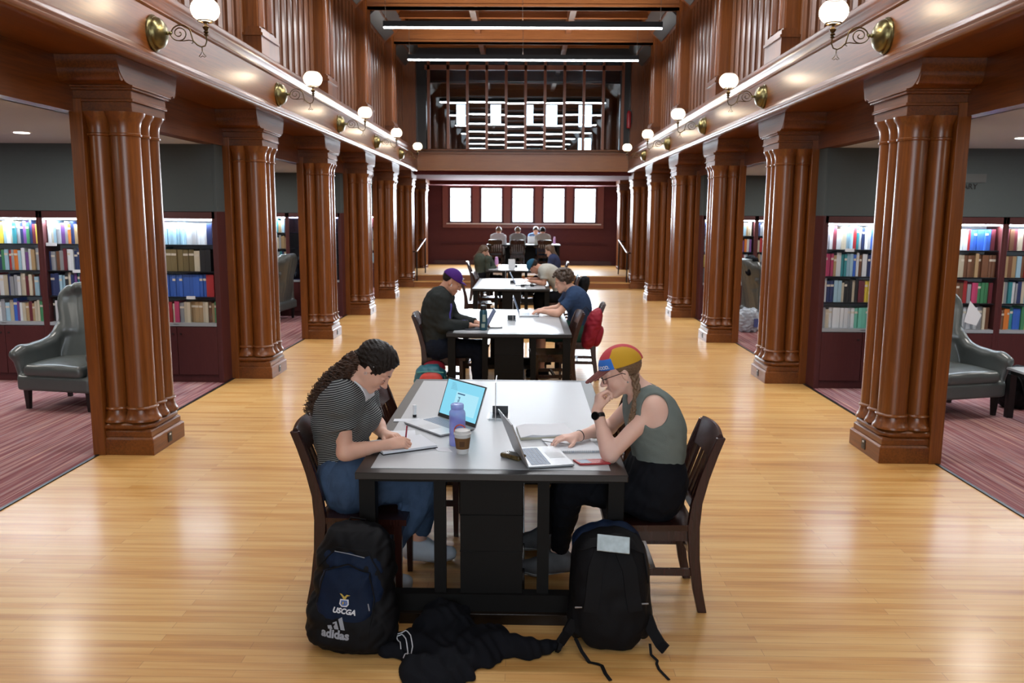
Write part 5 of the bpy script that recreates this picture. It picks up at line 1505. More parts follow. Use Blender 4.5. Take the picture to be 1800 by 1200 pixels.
TZ = .7502
from mathutils.bvhtree import BVHTree
def rect(o, ux, vx):
    """corner o (x,y), edges u and v in the table plane"""
    o = Vector((*o, 0)); u = Vector((*ux, 0)); v = Vector((*vx, 0)); return [o, o+u, o+u+v, o+v]
def slab(mb, pts, z0, z1, mi=0):
    mb.hexa([(p.x, p.y, z0) for p in pts], [(p.x, p.y, z1) for p in pts], mi)
mat('paper', (0.66, 0.68, 0.71), .7); mat('paper_cream', (0.50, 0.50, 0.40), .7)
def ruled():
    m, nt, b = newmat('ruled_paper'); N, L = nt.nodes, nt.links
    tc = N.new('ShaderNodeTexCoord'); sp = N.new('ShaderNodeSeparateXYZ'); L.new(tc.outputs['Object'], sp.inputs[0])
    a = N.new('ShaderNodeMath'); a.operation = 'MULTIPLY'; a.inputs[1].default_value = 120; L.new(sp.outputs['Y'], a.inputs[0])
    f = N.new('ShaderNodeMath'); f.operation = 'FRACT'; L.new(a.outputs[0], f.inputs[0])
    g = N.new('ShaderNodeMath'); g.operation = 'GREATER_THAN'; g.inputs[1].default_value = .92; L.new(f.outputs[0], g.inputs[0])
    mx = N.new('ShaderNodeMix'); mx.data_type = 'RGBA'; mx.inputs['A'].default_value = (.66, .69, .72, 1); mx.inputs['B'].default_value = (.48, .55, .66, 1)
    L.new(g.outputs[0], mx.inputs['Factor']); L.new(mx.outputs['Result'], b.inputs['Base Color']); b.inputs['Roughness'].default_value = .7
ruled()
# notepad of the woman in stripes
R1 = rect((-.69, 3.925), (.258, .142), (-.112, .205))
r = thing('notepad', 'thick white notepad the woman in stripes writes on', 'notepad', (-.62, 4.06, TZ))
m = MB(); slab(m, R1, TZ, TZ+.004); m.build('cover', 'black_plastic', r, world=True)
m = MB(); slab(m, [p+(Vector((-.62, 4.08, 0))-p)*.02 for p in R1], TZ+.004, TZ+.017); m.build('pages', 'paper', r, world=True, bevel=.002)
def sheet(pts, label, mname='paper', nm='paper_sheet', th=.0012, z=TZ, cat='paper'):
    m = MB(); slab(m, pts, z, z+th); return tag(m.build(nm, mname, world=True), label, cat)
sheet(rect((-.775, 4.26), (.20, .03), (-.02, .12)), 'loose white sheet beyond the notepad, half under the writing arm')
sheet(rect((-.425, 4.01), (.075, -.015), (-.03, .075)), 'small white paper slip between the notepad and the coffee cup')
sheet(rect((-.745, 4.60), (.145, .012), (-.004, .062)), 'narrow white card lying behind the silver laptop near the glue stick')
r = thing('glue_stick', 'small white tube with a dark base standing near the left edge of the nearest table', 'glue stick', (-.637, 4.712, TZ))
MB().lathe((0, 0, 0), [(.011, 0), (.0115, .002), (.0115, .016)], 16).build('base', 'black_plastic', r); MB().lathe((0, 0, .016), [(.0105, 0), (.0105, .036), (.012, .038), (.012, .054), (.010, .057)], 16).build('tube', 'white_plastic', r)

# laptops
mat('alu', (.42, .44, .46), .35, metal=.6); mat('alu_dark', (.05, .055, .065), .35, metal=.5); mat('keys', (.20, .25, .32), .5)
def screen_mat(name, base, est, detail=True):
    m, nt, b = newmat(name); N, L = nt.nodes, nt.links
    b.inputs['Base Color'].default_value = (.01, .01, .01, 1); b.inputs['Roughness'].default_value = .2
    b.inputs['Emission Color'].default_value = (*base, 1); b.inputs['Emission Strength'].default_value = est
screen_mat('screen_cyan', (.22, .62, .80), 1.0); screen_mat('screen_dark_marks', (.035, .10, .20), .9); screen_mat('screen_pale', (.38, .72, .85), 1.0); screen_mat('screen_dim', (.12, .2, .35), .5)
def laptop(label, hinge_a, hinge_b, front, depth, up_h, tilt, body='alu', lid='alu', screen='screen_cyan', z=TZ, page=False, group=None):
    """hinge_a, hinge_b: hinge ends (a = user's left); front: direction towards the user"""
    a = Vector((*hinge_a, z)); b = Vector((*hinge_b, z)); f = Vector((*front, 0)).normalized(); w_ = (b-a); f = (f-w_.normalized()*f.dot(w_.normalized())).normalized()
    c = (a+b)/2; W = w_.length/2
    r = thing('laptop', label, 'laptop', tuple(c), group=group)
    X = w_.normalized(); M = Matrix(((X.x, f.x, 0, c.x), (X.y, f.y, 0, c.y), (0, 0, 1, c.z), (0, 0, 0, 1)))
    flipn = X.cross(f).z < 0
    def bld(mb, nm, mt, M=M, **k):
        mb.tf(M)
        if flipn: mb.f = [list(reversed(q)) for q in mb.f]
        return mb.build(nm, mt, r, world=True, **k)
    m = MB(); m.box(-W, W, 0, depth, .004, .014); bld(m, 'base', body, bevel=.002)
    m = MB(); m.box(-W+.006, W-.006, .006, depth-.006, 0, .004); bld(m, 'underside', 'black_plastic')
    m = MB(); rows = 5; x0, x1, y0, y1 = -W*.86, W*.86, depth*.10, depth*.52
    for i in range(rows):
        nk = 13
        for j in range(nk):
            kx = x0+(x1-x0)*j/nk; ky = y0+(y1-y0)*i/rows
            m.box(kx+.001, kx+(x1-x0)/nk-.001, ky+.001, ky+(y1-y0)/rows-.0015, .014, .0152)
    bld(m, 'keyboard', 'keys')
    m = MB(); m.box(-W*.30, W*.30, depth*.60, depth*.94, .0139, .0144); bld(m, 'trackpad', 'alu' if body != 'alu' else 'laminate')
    R = Matrix.Translation((0, 0, .012)) @ Matrix.Rotation(tilt, 4, 'X')      # lid: local z up, leaning away from the user
    m = MB(); m.box(-W, W, -.004, .002, 0, up_h); bld(m, 'lid', lid, M @ R, bevel=.0015)
    m = MB(); m.box(-W+.001, W-.001, .002, .0032, .001, up_h-.001); bld(m, 'bezel', 'black_plastic', M @ R)
    m = MB(); m.box(-W+.008, W-.008, .0032, .0036, .022, up_h-.008); s = bld(m, 'screen', screen, M @ R)
    if page:
        m = MB(); m.box(-W*.35, W*.8, .0036, .0039, up_h*.20, up_h*.72); bld(m, 'page', 'screen_pale', M @ R)
        m = MB(); m.box(W*.1, -W*.28, .0039, .0042, up_h*.66, up_h*.69)
        rq = random.Random(4)
        for i in range(16): 
            for j in range(5):
                if rq.random() < .5: m.box(-W*.10-.004*j, -W*.10-.004*j-.0035, .0039, .0042, up_h*.22+i*.006, up_h*.22+i*.006+.005)
        for i in range(6): m.box(-W*.7, -W*(.5-.03*i), .0036, .0040, up_h*(.9-.03*i), up_h*(.905-.03*i))
        bld(m, 'page_text', 'screen_dark_marks', M @ R)
    return r
laptop('open silver laptop with a bright blue web page, behind the purple bottle', (-.498, 4.70), (-.262, 4.425), (-.76, -.65), .235, .235, math.radians(20), page=True)
laptop('open silver laptop seen from behind its lid, used by the woman in the cap', (.028, 3.722), (-.045, 4.040), (.97, .22), .225, .222, math.radians(21), screen='screen_dim')
laptop('dark laptop under the hands of the man in the purple cap', (-.42, 8.72), (-.385, 8.43), (-1, -.1), .22, .215, math.radians(28), body='alu_dark', lid='alu_dark', screen='screen_dim')
laptop('grey laptop of the curly-haired man', (-.05, 9.60), (-.05, 9.93), (1, .02), .235, .225, math.radians(20), screen='screen_dim')
laptop('blue-grey laptop standing open on the third table', (-.14, 13.85), (-.14, 14.17), (1, .0), .23, .225, math.radians(26), lid='keys', screen='screen_dim')
# bottle with an orange carry loop
m_, nt_, b_ = newmat('purple_translucent'); b_.inputs['Base Color'].default_value = (.30, .32, .80, 1); b_.inputs['Roughness'].default_value = .12; b_.inputs['Alpha'].default_value = .62; b_.inputs['Specular IOR Level'].default_value = .6
mat('water_tint', (.18, .42, .62), .1, alpha=.35); mat('orange_cord', (.62, .10, .05), .6)
r = thing('water_bottle', 'translucent purple water bottle with an orange loop, behind the coffee cup', 'bottle', (-.338, 4.135, TZ))
MB().lathe((0, 0, 0), [(.040, 0), (.0425, .004), (.0425, .05), (.040, .056), (.040, .062), (.0425, .068), (.0425, .165), (.041, .175), (.034, .186), (.030, .190)], 32).build('body', 'purple_translucent', r, smooth=50)
MB().lathe((0, 0, .190), [(.0325, 0), (.034, .004), (.034, .022), (.031, .027), (.0, .028)], 24).build('lid', 'purple_translucent', r, smooth=50)
MB().lathe((0, 0, .01), [(.008, 0), (.008, .15)], 10).build('inner_marking', 'water_tint', r)
m = MB(); m.tube([(.018+.030*math.cos(a), -.047-.006*abs(math.sin(a)), .085+.034*math.sin(a)) for a in [2*PI*k/20 for k in range(20)]], .0032, 6, closed=True); m.build('carry_loop', 'orange_cord', r)
mat('cup_white', (.62, .61, .59), .5); mat('cup_sleeve', (.17, .085, .035), .8, noise=.15); mat('cup_print', (.10, .05, .025), .8)
r = thing('coffee_cup', 'paper coffee cup with brown sleeve and white lid', 'cup', (-.300, 3.985, TZ))
MB().lathe((0, 0, 0), [(.029, 0), (.0295, .002), (.041, .098)], 32).build('cup', 'cup_white', r, smooth=50)
MB().lathe((0, 0, 0), [(.0322, .026), (.0330, .026), (.0405, .083), (.0398, .083)], 32, cap=False).build('sleeve', 'cup_sleeve', r, smooth=50)
MB().lathe((0, 0, .096), [(.0425, 0), (.0445, .002), (.0445, .008), (.041, .010), (.0385, .022), (.034, .024), (.033, .021), (.0, .021)], 32).build('lid', 'cup_white', r, smooth=40)
MB().lathe((0, 0, 0), [(.0352, .040), (.0388, .068)], 16, a0=-PI/2-.35, a1=-PI/2+.35, cap=False).build('sleeve_print', 'cup_print', r)
# right woman's things
r = thing('writing_pad', 'thick open pad with curled pages behind the right laptop', 'pad', (.13, 4.42, TZ))
vs = []; fs = []; NU = 14; A_, B_, C_, D_ = (Vector((-.01, 4.23, 0)), Vector((.28, 4.30, 0)), Vector((.235, 4.53, 0)), Vector((-.035, 4.475, 0)))
def sheetgrid(zf):
    v = []
    for i in range(NU+1):
        for j in range(5):
            u, w_ = i/NU, j/4; p = (A_*(1-u)+B_*u)*(1-w_)+(D_*(1-u)+C_*u)*w_; v.append((p.x, p.y, TZ+zf(u, w_)))
    return v
for q, (zf0, zf1, mt, nm) in enumerate(((lambda u, w_: .0005+.006*max(0, 1-u*5)**2*0, lambda u, w_: .011+.004*math.exp(-((u-.12)/.08)**2), 'paper_cream', 'page_block'), (lambda u, w_: .0115+.004*math.exp(-((u-.12)/.08)**2), lambda u, w_: .020-.005*math.exp(-(u/.10)**2)+.006*math.exp(-((u-.22)/.10)**2), 'paper', 'top_pages'))):
    a, b = sheetgrid(zf0), sheetgrid(zf1); n = len(a); m = MB(); fs = []
    for i in range(NU):
        for j in range(4):
            k = i*5+j; fs.append((n+k, n+k+5, n+k+6, n+k+1)); fs.append((k, k+1, k+6, k+5))
    for i in range(NU): k = i*5; fs.append((k, k+5, n+k+5, n+k)); k += 4; fs.append((k, n+k, n+k+5, k+5))
    for j in range(4): k = j; fs.append((k, n+k, n+k+1, k+1)); k = NU*5+j; fs.append((k, k+1, n+k+1, n+k))
    m.add(a+b, fs); m.build(nm, mt, r, world=True, smooth=40)
r = thing('spiral_notebook', 'spiral-bound notebook under the right hand of the woman in the cap', 'notebook', (.26, 4.10, TZ))
R2 = rect((.155, 4.00), (.25, .02), (-.055, .235))
m = MB(); slab(m, R2, TZ, TZ+.009); m.build('pages', 'ruled_paper', r, world=True)
m = MB()
for i in range(26):
    p = R2[0]+(R2[1]-R2[0])*((i+.5)/26); m.tube([(p.x, p.y+.006*math.cos(a), TZ+.005+.0075*math.sin(a)) for a in [2*PI*k/10 for k in range(10)]], .0011, 5, closed=True)
m.build('wire_spiral', 'steel', r, world=True)
r = thing('phone', 'phone in a red patterned case lying by the elbow of the woman in the cap', 'phone', (.33, 3.85, TZ))
mat('phone_red', (.35, .025, .03), .35); mat('phone_print', (.62, .22, .22), .5); mat('phone_picture', (.10, .16, .26), .25)
R3 = rect((.275, 3.795), (.150, .020), (-.030, .072))
m = MB(); slab(m, R3, TZ, TZ+.009); m.build('case', 'phone_red', r, world=True, bevel=.002)
m = MB(); u = R3[1]-R3[0]; v = R3[3]-R3[0]; slab(m, [R3[0]+u*a+v*b for a, b in ((.06, .12), (.42, .12), (.42, .88), (.06, .88))], TZ+.009, TZ+.0096); m.build('picture', 'phone_picture', r, world=True)
m = MB(); rq = random.Random(2)
for i in range(34):
    a, b = rq.uniform(.48, .93), rq.uniform(.1, .86); slab(m, [R3[0]+u*(a+da)+v*(b+db) for da, db in ((0, 0), (.05, 0), (.05, .04), (0, .04))], TZ+.009, TZ+.0094)
m.build('print', 'phone_print', r, world=True)
mat('tortoise', (.085, .055, .018), .18, noise=.9, nscale=55)
g = Grid((-.13, 3.82, .74), (.03, 4.0, .80), .002); Mx = np.array([nrm((.78, -.62, 0)), nrm((.62, .78, .0)), (0, 0, 1)])
g.box((-.045, 3.905, TZ+.012), Mx, (.062, .032, .012), .010, k=0); o = g.obj('glasses_case', 'tortoise'); tag(o, 'small mottled brown case with rounded ends, just behind the right laptop', 'case')
# clear sign holders and the white card
pane_mat('acrylic', .10, (.93, .95, .96)); mat('acrylic_edge', (.62, .58, .56), .3)
for (x, y, lab) in ((-.157, 4.72, 'clear upright sign holder seen edge-on in the middle of the nearest table'), (-.12, 9.25, 'clear upright sign holder seen edge-on in the middle of the second table'), (-.33, 14.9, 'clear upright sign holder seen edge-on on the third table')):
    r = thing('sign_holder', lab, 'sign holder', (x, y, .7545 if y < 9 or y < 10 else .7502), group='sign holders on the study tables')
    m = MB(); m.box(-.0018, .0018, -.11, .11, .002, .225); m.build('acrylic_sheet', 'acrylic', r)
    m = MB(); m.box(-.0022, .0022, -.112, -.108, .002, .226); m.box(-.0022, .0022, -.11, .11, .224, .228); m.build('sheet_edge', 'acrylic_edge', r)
    MB().box(-.04, .04, -.11, .11, 0, .003).build('foot', 'acrylic', r)
o = MB().box(-.075, .075, -.004, .004, 0, .21).build('standing_card', 'white_plastic'); o.location = (-.275, 18.36, TZ); tag(o, 'white card standing upright on the fourth table', 'card')
# second table
mat('teal_metal', (.018, .075, .105), .3, metal=.3); mat('sticker', (.30, .36, .30), .5)
r = thing('water_bottle', 'tall dark teal metal water bottle on the second table', 'bottle', (-.415, 8.44, TZ))
MB().lathe((0, 0, 0), [(.039, 0), (.041, .004), (.041, .185), (.036, .205), (.028, .213)], 24).build('body', 'teal_metal', r, smooth=45)
MB().lathe((0, 0, .213), [(.032, 0), (.033, .004), (.033, .040), (.02, .046)], 20).build('lid', 'black_plastic', r)
m = MB(); m.tube([(-.022, 0, .255), (-.02, 0, .283), (.0, 0, .290), (.02, 0, .283), (.022, 0, .255)], .006, 6); m.build('handle', 'black_plastic', r, smooth=60)
m = MB(); m.lathe((0, 0, 0), [(.0415, .03), (.0415, .07)], 8, a0=-PI/2-.5, a1=-PI/2+.4, cap=False); m.lathe((0, 0, 0), [(.0415, .09), (.0415, .165)], 8, a0=-PI/2-.2, a1=-PI/2+.6, cap=False); m.build('stickers', 'sticker', r)
def phone(x, y, lab, a=0): 
    o = MB().box(-.037, .037, -.075, .075, 0, .009).build('phone', 'black_screen', bevel=.002); o.location = (x, y, TZ); o.rotation_euler = (0, 0, a); tag(o, lab, 'phone')
phone(-.30, 8.64, 'black phone lying to the right of the teal bottle on the second table', PI/2)
phone(.15, 13.98, 'dark phone by the arm of the man in the pale shirt', 1.2)
r = thing('headphones', 'black headphones lying near the edge of the third table', 'headphones', (.06, 13.72, TZ))
m = MB(); m.tube([(-.085+0*k, 0, .025) if False else (.08*math.cos(a), .03+.085*math.sin(a), .02) for a in [PI*k/10 for k in range(11)]], .008, 6); m.build('headband', 'black_plastic', r)
for s in (-1, 1): MB().lathe((s*.08, .02, .0), [(.034, 0), (.036, .01), (.034, .035)], 14).build('ear_cup', 'black_plastic', r)
r = thing('computer_mouse', 'white computer mouse beside the black headphones', 'mouse', (.13, 14.18, TZ))
g = Grid((.07, 14.1, .745), (.19, 14.26, .80), .004); g.ell((.13, 14.18, TZ+.003), I3, (.032, .055, .032), k=0); g.plane((0, 0, TZ), (0, 0, -1)); g.obj('shell', 'white_plastic', r)
def simple_bottle(x, y, z, lab, mt, h=.22, rr=.036):
    r = thing('water_bottle', lab, 'bottle', (x, y, z))
    MB().lathe((0, 0, 0), [(rr*.95, 0), (rr, .005), (rr, h*.74), (rr*.7, h*.82)], 20).build('body', mt, r, smooth=50)
    MB().lathe((0, 0, h*.82), [(rr*.78, 0), (rr*.78, h*.14), (rr*.5, h*.18)], 16).build('lid', mt, r, smooth=50)
mat('pink_plastic', (.55, .27, .52), .35); mat('blue_plastic', (.02, .09, .16), .35)
simple_bottle(-.62, 18.55, TZ, 'pink water bottle in front of the woman in green at the fourth table', 'pink_plastic', .25, .042)
simple_bottle(-1.0, 25.45, PLAT_Z+TZ, 'dark teal bottle at the left end of the platform table', 'blue_plastic', .28, .04)
simple_bottle(.93, 25.5, PLAT_Z+TZ, 'pale pink bottle at the right end of the platform table', 'pink_plastic', .22, .035)
laptop('pale laptop with its lid up on the platform table', (.10, 25.62), (.42, 25.62), (0, 1), .22, .22, math.radians(15), z=PLAT_Z+TZ, lid='white_plastic', screen='screen_pale')
sheet(rect((-.74, 18.2), (.25, 0), (0, .2)), 'open page under the arm of the woman in green', 'paper')

# ================================================================ ARMCHAIRS
mat('leather', (.070, .080, .077), .30, spec=.55, noise=.10, nscale=9)
mat('leg_black', (.008, .007, .007), .35)
def armchair():
    r = thing('wing_armchair', 'x', 'armchair')
    g = Grid((-.62, -.52, .1), (.48, .52, 1.3), .012)
    g.box((.02, 0, .27), I3, (.36, .40, .075), .03, k=.02)
    for s in (-1, 1):
        path = [(-.30, s*.335, .86), (-.22, s*.345, .74), (-.10, s*.365, .62), (.08, s*.40, .575), (.26, s*.42, .57), (.34, s*.425, .54)]
        for a, b in zip(path, path[1:]): g.cap(a, b, .050, .052, k=.05)
        for q in range(15):
            t = q/14; ax_ = -.26+.58*t; az = float(np.interp(ax_, [-.30, -.22, -.10, .08, .26, .34], [.86, .74, .62, .575, .57, .54])); ay = float(np.interp(ax_, [-.3, .08, .34], [.335, .40, .425]))
            g.cap((ax_, s*ay, az), (ax_*.95, s*.375, .28), .046, .036, k=.03)
        g.cap((-.2, s*.34, .7), (-.25, s*.35, .3), .045, .04, k=.05)
    K = 30
    for i in range(K):
        z = .34+(1.16-.34)*i/(K-1)
        hw = float(np.interp(z, [.34, .55, .66, .83, .98, 1.07, 1.13, 1.16], [.33, .30, .28, .32, .365, .36, .30, .22]))
        x = -.24-(z-.34)*.22
        prev = None
        for j in range(9):
            v = -1+2*j/8; q = (x+.10*abs(v)**3*(1 if z > .7 else .6), v*hw, z)
            if prev: g.cap(prev, q, .045, k=.03)
            prev = q
    g.obj('upholstery', 'leather', r)
    g = Grid((-.3, -.36, .3), (.42, .36, .5), .010); g.box((.06, 0, .395), I3, (.325, .325, .062), .05, k=0); g.ell((.06, 0, .43), I3, (.30, .30, .05), k=.04)
    g.obj('seat_cushion', 'leather', r)
    for x in (-.27, .30):
        for y in (-.345, .345):
            m = MB(); m.hexa([(x-.018, y-.018, 0), (x+.018, y-.018, 0), (x+.018, y+.018, 0), (x-.018, y+.018, 0)], [(x-.028, y-.028, .21), (x+.028, y-.028, .21), (x+.028, y+.028, .21), (x-.028, y+.028, .21)])
            m.build('leg', 'leg_black', r)
    return r
ac = armchair(); index_children()
ac.location = (-4.50, 8.12, .004); ac.rotation_euler = (0, 0, -PI/2-.18); ac['label'] = 'grey leather wing armchair on the left, between the bookcase and the nearest column'; ac['group'] = 'leather wing armchairs'
dup(ac, (4.24, 8.20, .004), -PI/2+.28, 'grey leather wing armchair on the right, partly behind the nearest column')
dup(ac, (-4.62, 15.0-.1, .004), PI-.1, 'wing armchair in the farther left bay, seen from its back')
dup(ac, (4.22, 14.35, .004), .12, 'wing armchair in the farther right bay with a person and a dark jacket in it')
r = thing('side_table', 'small black side table with a pale top cut by the right edge of the picture', 'table', (5.02, 7.72, .004))
MB().box(-.30, .30, -.25, .25, .47, .495).build('top', 'laminate', r, bevel=.003)
m = MB(); m.box(-.27, .27, -.22, .22, .43, .47); m.build('apron', 'leg_black', r)
for x in (-.26, .26):
    for y in (-.21, .21): MB().box(x-.03, x+.03, y-.03, y+.03, 0, .43).build('leg', 'leg_black', r)
g = Grid((5.2, 7.5, 0), (5.3, 7.6, .1), .02)
# taped blue-white paper on the glass door of the right bookcase
o = MB().hexa([(4.93, 9.205, .78), (5.07, 9.205, .74), (5.12, 9.208, .86), (4.98, 9.208, 1.02)], [(4.93, 9.207, .78), (5.07, 9.207, .74), (5.12, 9.210, .86), (4.98, 9.210, 1.02)]).build('taped_paper', 'paper', world=True)
tag(o, 'crumpled pale paper taped to the glass behind the right armchair', 'paper')

# ================================================================ BAGS AND THE JACKET
mat('navy_nylon', (.005, .012, .032), .60, noise=.3, nscale=14, bump=.2, bscale=400); mat('black_nylon', (.0055, .0055, .0065), .62, noise=.3, nscale=14, bump=.2, bscale=400)
mat('strap_black', (.007, .007, .008), .7); mat('logo_grey', (.27, .29, .33), .5); mat('logo_white', (.6, .62, .66), .5); mat('logo_gold', (.45, .33, .06), .5); mat('logo_blue', (.05, .12, .35), .5)
def bvh_of(*obs):
    V = []; F = []
    for o in obs:
        M = o.matrix_world; n = len(V)
        if o.parent: M = Matrix.Translation(o.parent.location)
        V += [M @ v.co for v in o.data.vertices]; F += [[i+n for i in p.vertices] for p in o.data.polygons]
    return BVHTree.FromPolygons(V, F)
def wrap(o, bvh, d, off=.0012, root=None):
    """lay a flat decal object on a surface by casting along d"""
    d = Vector(d).normalized(); b = Vector(root.location) if root else Vector((0, 0, 0))
    for v in o.data.vertices:
        p = v.co+b; h = bvh.ray_cast(p-d*.5, d)
        if h[0]: v.co = h[0]-d*(off+.0006)-b
    o.data.update()
# navy sports backpack
r = thing('backpack', 'navy sports backpack with USCGA and adidas lettering on the floor', 'backpack', (-.765, 3.47, 0))
ub = nrm((.035, .13, 1)); fb = nrm((-.12, -1, .10)); fb = nrm(fb-ub*(fb@ub)); lb = np.cross(ub, fb); MBk = np.array([lb, fb, ub])     # rows: sideways, front, up
o0 = np.array([-.765, 3.475, .0])
def bp(x, y, z): return o0+lb*x+fb*y+ub*z
g = Grid((-1.02, 3.22, 0), (-.50, 3.78, .62), .006)
g.ell(bp(0, .0, .25), MBk, (.178, .105, .262), k=0, pw=3); g.ell(bp(0, -.02, .40), MBk, (.150, .095, .155), k=.04, pw=2.5)
g.ell(bp(0, .02, .10), MBk, (.195, .125, .115), k=.05, pw=2.8)
for s in (-1, 1): g.ell(bp(s*.165, .01, .13), MBk, (.045, .075, .12), k=.02)
g.wrinkle(.005, 24, 5); g.plane((0, 0, .003), (0, 0, -1)); body = g.obj('main_bag', 'black_nylon', r)
g = Grid((-1.02, 3.2, .02), (-.50, 3.7, .60), .005)
g.ell(bp(-.005, .085, .235), MBk, (.128, .055, .150), k=0, pw=3.2); g.wrinkle(.003, 26, 8); p1_ = g.obj('front_pocket', 'navy_nylon', r)
g = Grid((-1.02, 3.2, .02), (-.50, 3.7, .60), .006)
g.ell(bp(.0, .055, .38), MBk, (.135, .055, .075), k=0, pw=2.4); g.ell(bp(.09, .05, .28), MBk, (.07, .055, .17), k=.02); g.wrinkle(.005, 22, 12); p2_ = g.obj('upper_pocket', 'navy_nylon', r)
bpy.context.view_layer.update()
bv = bvh_of(body, p1_, p2_); fd = -fb
wrap(cap_later, bvh_of(capo), -(PR.hf+PR.hl), .0012, rootR)
def on_bag(bv, pts, d, off=.002):
    out = []
    for p in pts:
        h = bv.ray_cast(Vector(p)-Vector(d)*.5, Vector(d)); out.append(tuple(h[0]-Vector(d)*off) if h[0] else tuple(p))
    return out
m = MB()
def arcpts(pts, n=10):
    res = []
    for a, b in zip(pts, pts[1:]):
        for k in range(n): t = k/n; res.append(np.array(a)*(1-t)+np.array(b)*t)
    return res+[np.array(pts[-1])]
m.tube(on_bag(bv, arcpts([bp(.115, .2, .10), bp(.125, .2, .25), bp(.10, .2, .36), bp(.0, .2, .395), bp(-.10, .2, .36), bp(-.13, .2, .22)]), fd), .0035, 5)
m.tube(on_bag(bv, arcpts([bp(.14, .2, .36), bp(.08, .2, .455), bp(-.06, .2, .46), bp(-.14, .2, .37)]), fd), .0035, 5); m.build('zips', 'strap_black', r, world=True)
m = MB(); m.tube(on_bag(bv, [bp(-.07, .2, .442), bp(0, .2, .438), bp(.07, .2, .425)], fd, .004), .002, 5); m.build('zip_garage_piping', 'logo_grey', r, world=True)
m = MB(); m.tube([bp(.03, -.05, .51), bp(.02, -.06, .555), bp(-.05, -.06, .560), bp(-.07, -.05, .515)], .009, 6, flat=.5); m.build('grab_handle', 'strap_black', r, world=True)
m = MB(); m.tube(on_bag(bv, [bp(.105, .2, .235), bp(.112, .2, .205)], fd, .004), .003, 5); m.build('zip_pull', 'logo_grey', r, world=True)
def loc_m(M, r): return Matrix.Translation(-Vector(r.location)) @ M
lx = np.cross(ub, fb)*1.0
lx = lb if lb[0] > 0 else -lb
def decal(txt, size, x, z, mt, nm, **k):
    o = text_obj(txt, size, nm, mt, r, loc_m(frame(bp(0, .2, 0)+lx*x+ub*z, lx*math.cos(-.06)+ub*math.sin(-.06), ub), r), extrude=0, **k); wrap(o, bv, fd, root=r); return o
tag(decal('adidas', .052, -.035, .092, 'logo_grey', 'adidas_lettering', bold=.0022), 'grey adidas lettering'); tag(decal('USCGA', .032, .0, .196, 'logo_white', 'uscga_lettering', bold=.0014, shear=.25), 'white USCGA lettering')
def poly_decal(polys, mt, nm):
    m = MB(); b0 = bp(0, .2, 0)
    for p in polys: m.add([b0+lx*x+ub*z for x, z in p], [tuple(range(len(p)))])
    o = m.build(nm, mt, r, world=True, smooth=0); wrap(o, bv, fd, root=r, off=.0016); return o
bars = [[(x0, .150), (x0+.020, .150), (x0+.020-.32*h0, .150+h0), (x0-.32*h0*.8, .150+h0*.80)] for x0, h0 in ((-.066, .018), (-.038, .036), (-.009, .055))]
tag(poly_decal([[(x, z-.034) for x, z in b_] for b_ in bars], 'logo_grey', 'three_bar_emblem'), 'three slanting grey bars')
poly_decal([[(-.012, .216), (.012, .216), (.022, .228), (.020, .250), (-.018, .250), (-.022, .228)]], 'logo_white', 'emblem_shield')
m = poly_decal([[(-.010, .221), (.009, .221), (.016, .230), (.014, .245), (-.013, .245), (-.016, .230)]], 'logo_blue', 'emblem_shield_field')
for v in m.data.vertices: v.co += Vector(fb)*.0008
e = poly_decal([[(-.003, .250), (.006, .250), (.014, .264), (.028, .268), (.012, .272), (.002, .262), (-.010, .274), (-.020, .276), (-.008, .260)], [(-.008, .226), (-.001, .226), (-.001, .239), (-.008, .239)], [(.003, .228), (.009, .228), (.009, .238), (.003, .238)]], 'logo_gold', 'emblem_eagle')
for v in e.data.vertices: v.co += Vector(fb)*.0014

# black backpack, straps towards the viewer
r = thing('backpack', 'black backpack with straps facing the viewer and a pale card on top', 'backpack', (.41, 3.50, 0))
ub = nrm((-.02, .10, 1)); fb = nrm((.04, -1, .0)); fb = nrm(fb-ub*(fb@ub)); lb = np.cross(ub, fb); lb = lb if lb[0] > 0 else -lb; MBk = np.array([lb, fb, ub]); o0 = np.array([.405, 3.52, 0])
g = Grid((.12, 3.3, 0), (.72, 3.8, .58), .006)
g.ell(bp(0, .02, .23), MBk, (.165, .10, .25), k=0, pw=3.2); g.ell(bp(.005, -.03, .30), MBk, (.172, .12, .235), k=.03, pw=2.6)
for s in (-1, 1): g.ell(bp(s*.155, .0, .12), MBk, (.04, .07, .10), k=.02)
g.wrinkle(.005, 24, 15); g.plane((0, 0, .003), (0, 0, -1)); body2 = g.obj('main_bag', 'black_nylon', r)
g = Grid((.12, 3.35, .3), (.72, 3.8, .62), .006); g.ell(bp(.0, -.07, .42), MBk, (.165, .09, .125), k=0, pw=2.3); g.wrinkle(.005, 22, 2); g.obj('top_compartment', 'navy_nylon', r)
bpy.context.view_layer.update(); bv2 = bvh_of(body2); fd = -fb
def strap(pts, wd, nm, th=.006, b=bv2, mt='strap_black'):
    pts = arcpts(pts, 6); L = on_bag(b, [p for p in pts], fd, .006); m = MB(); m.tube(L, [wd]*len(L), 8, flat=th/wd) ; return m, L
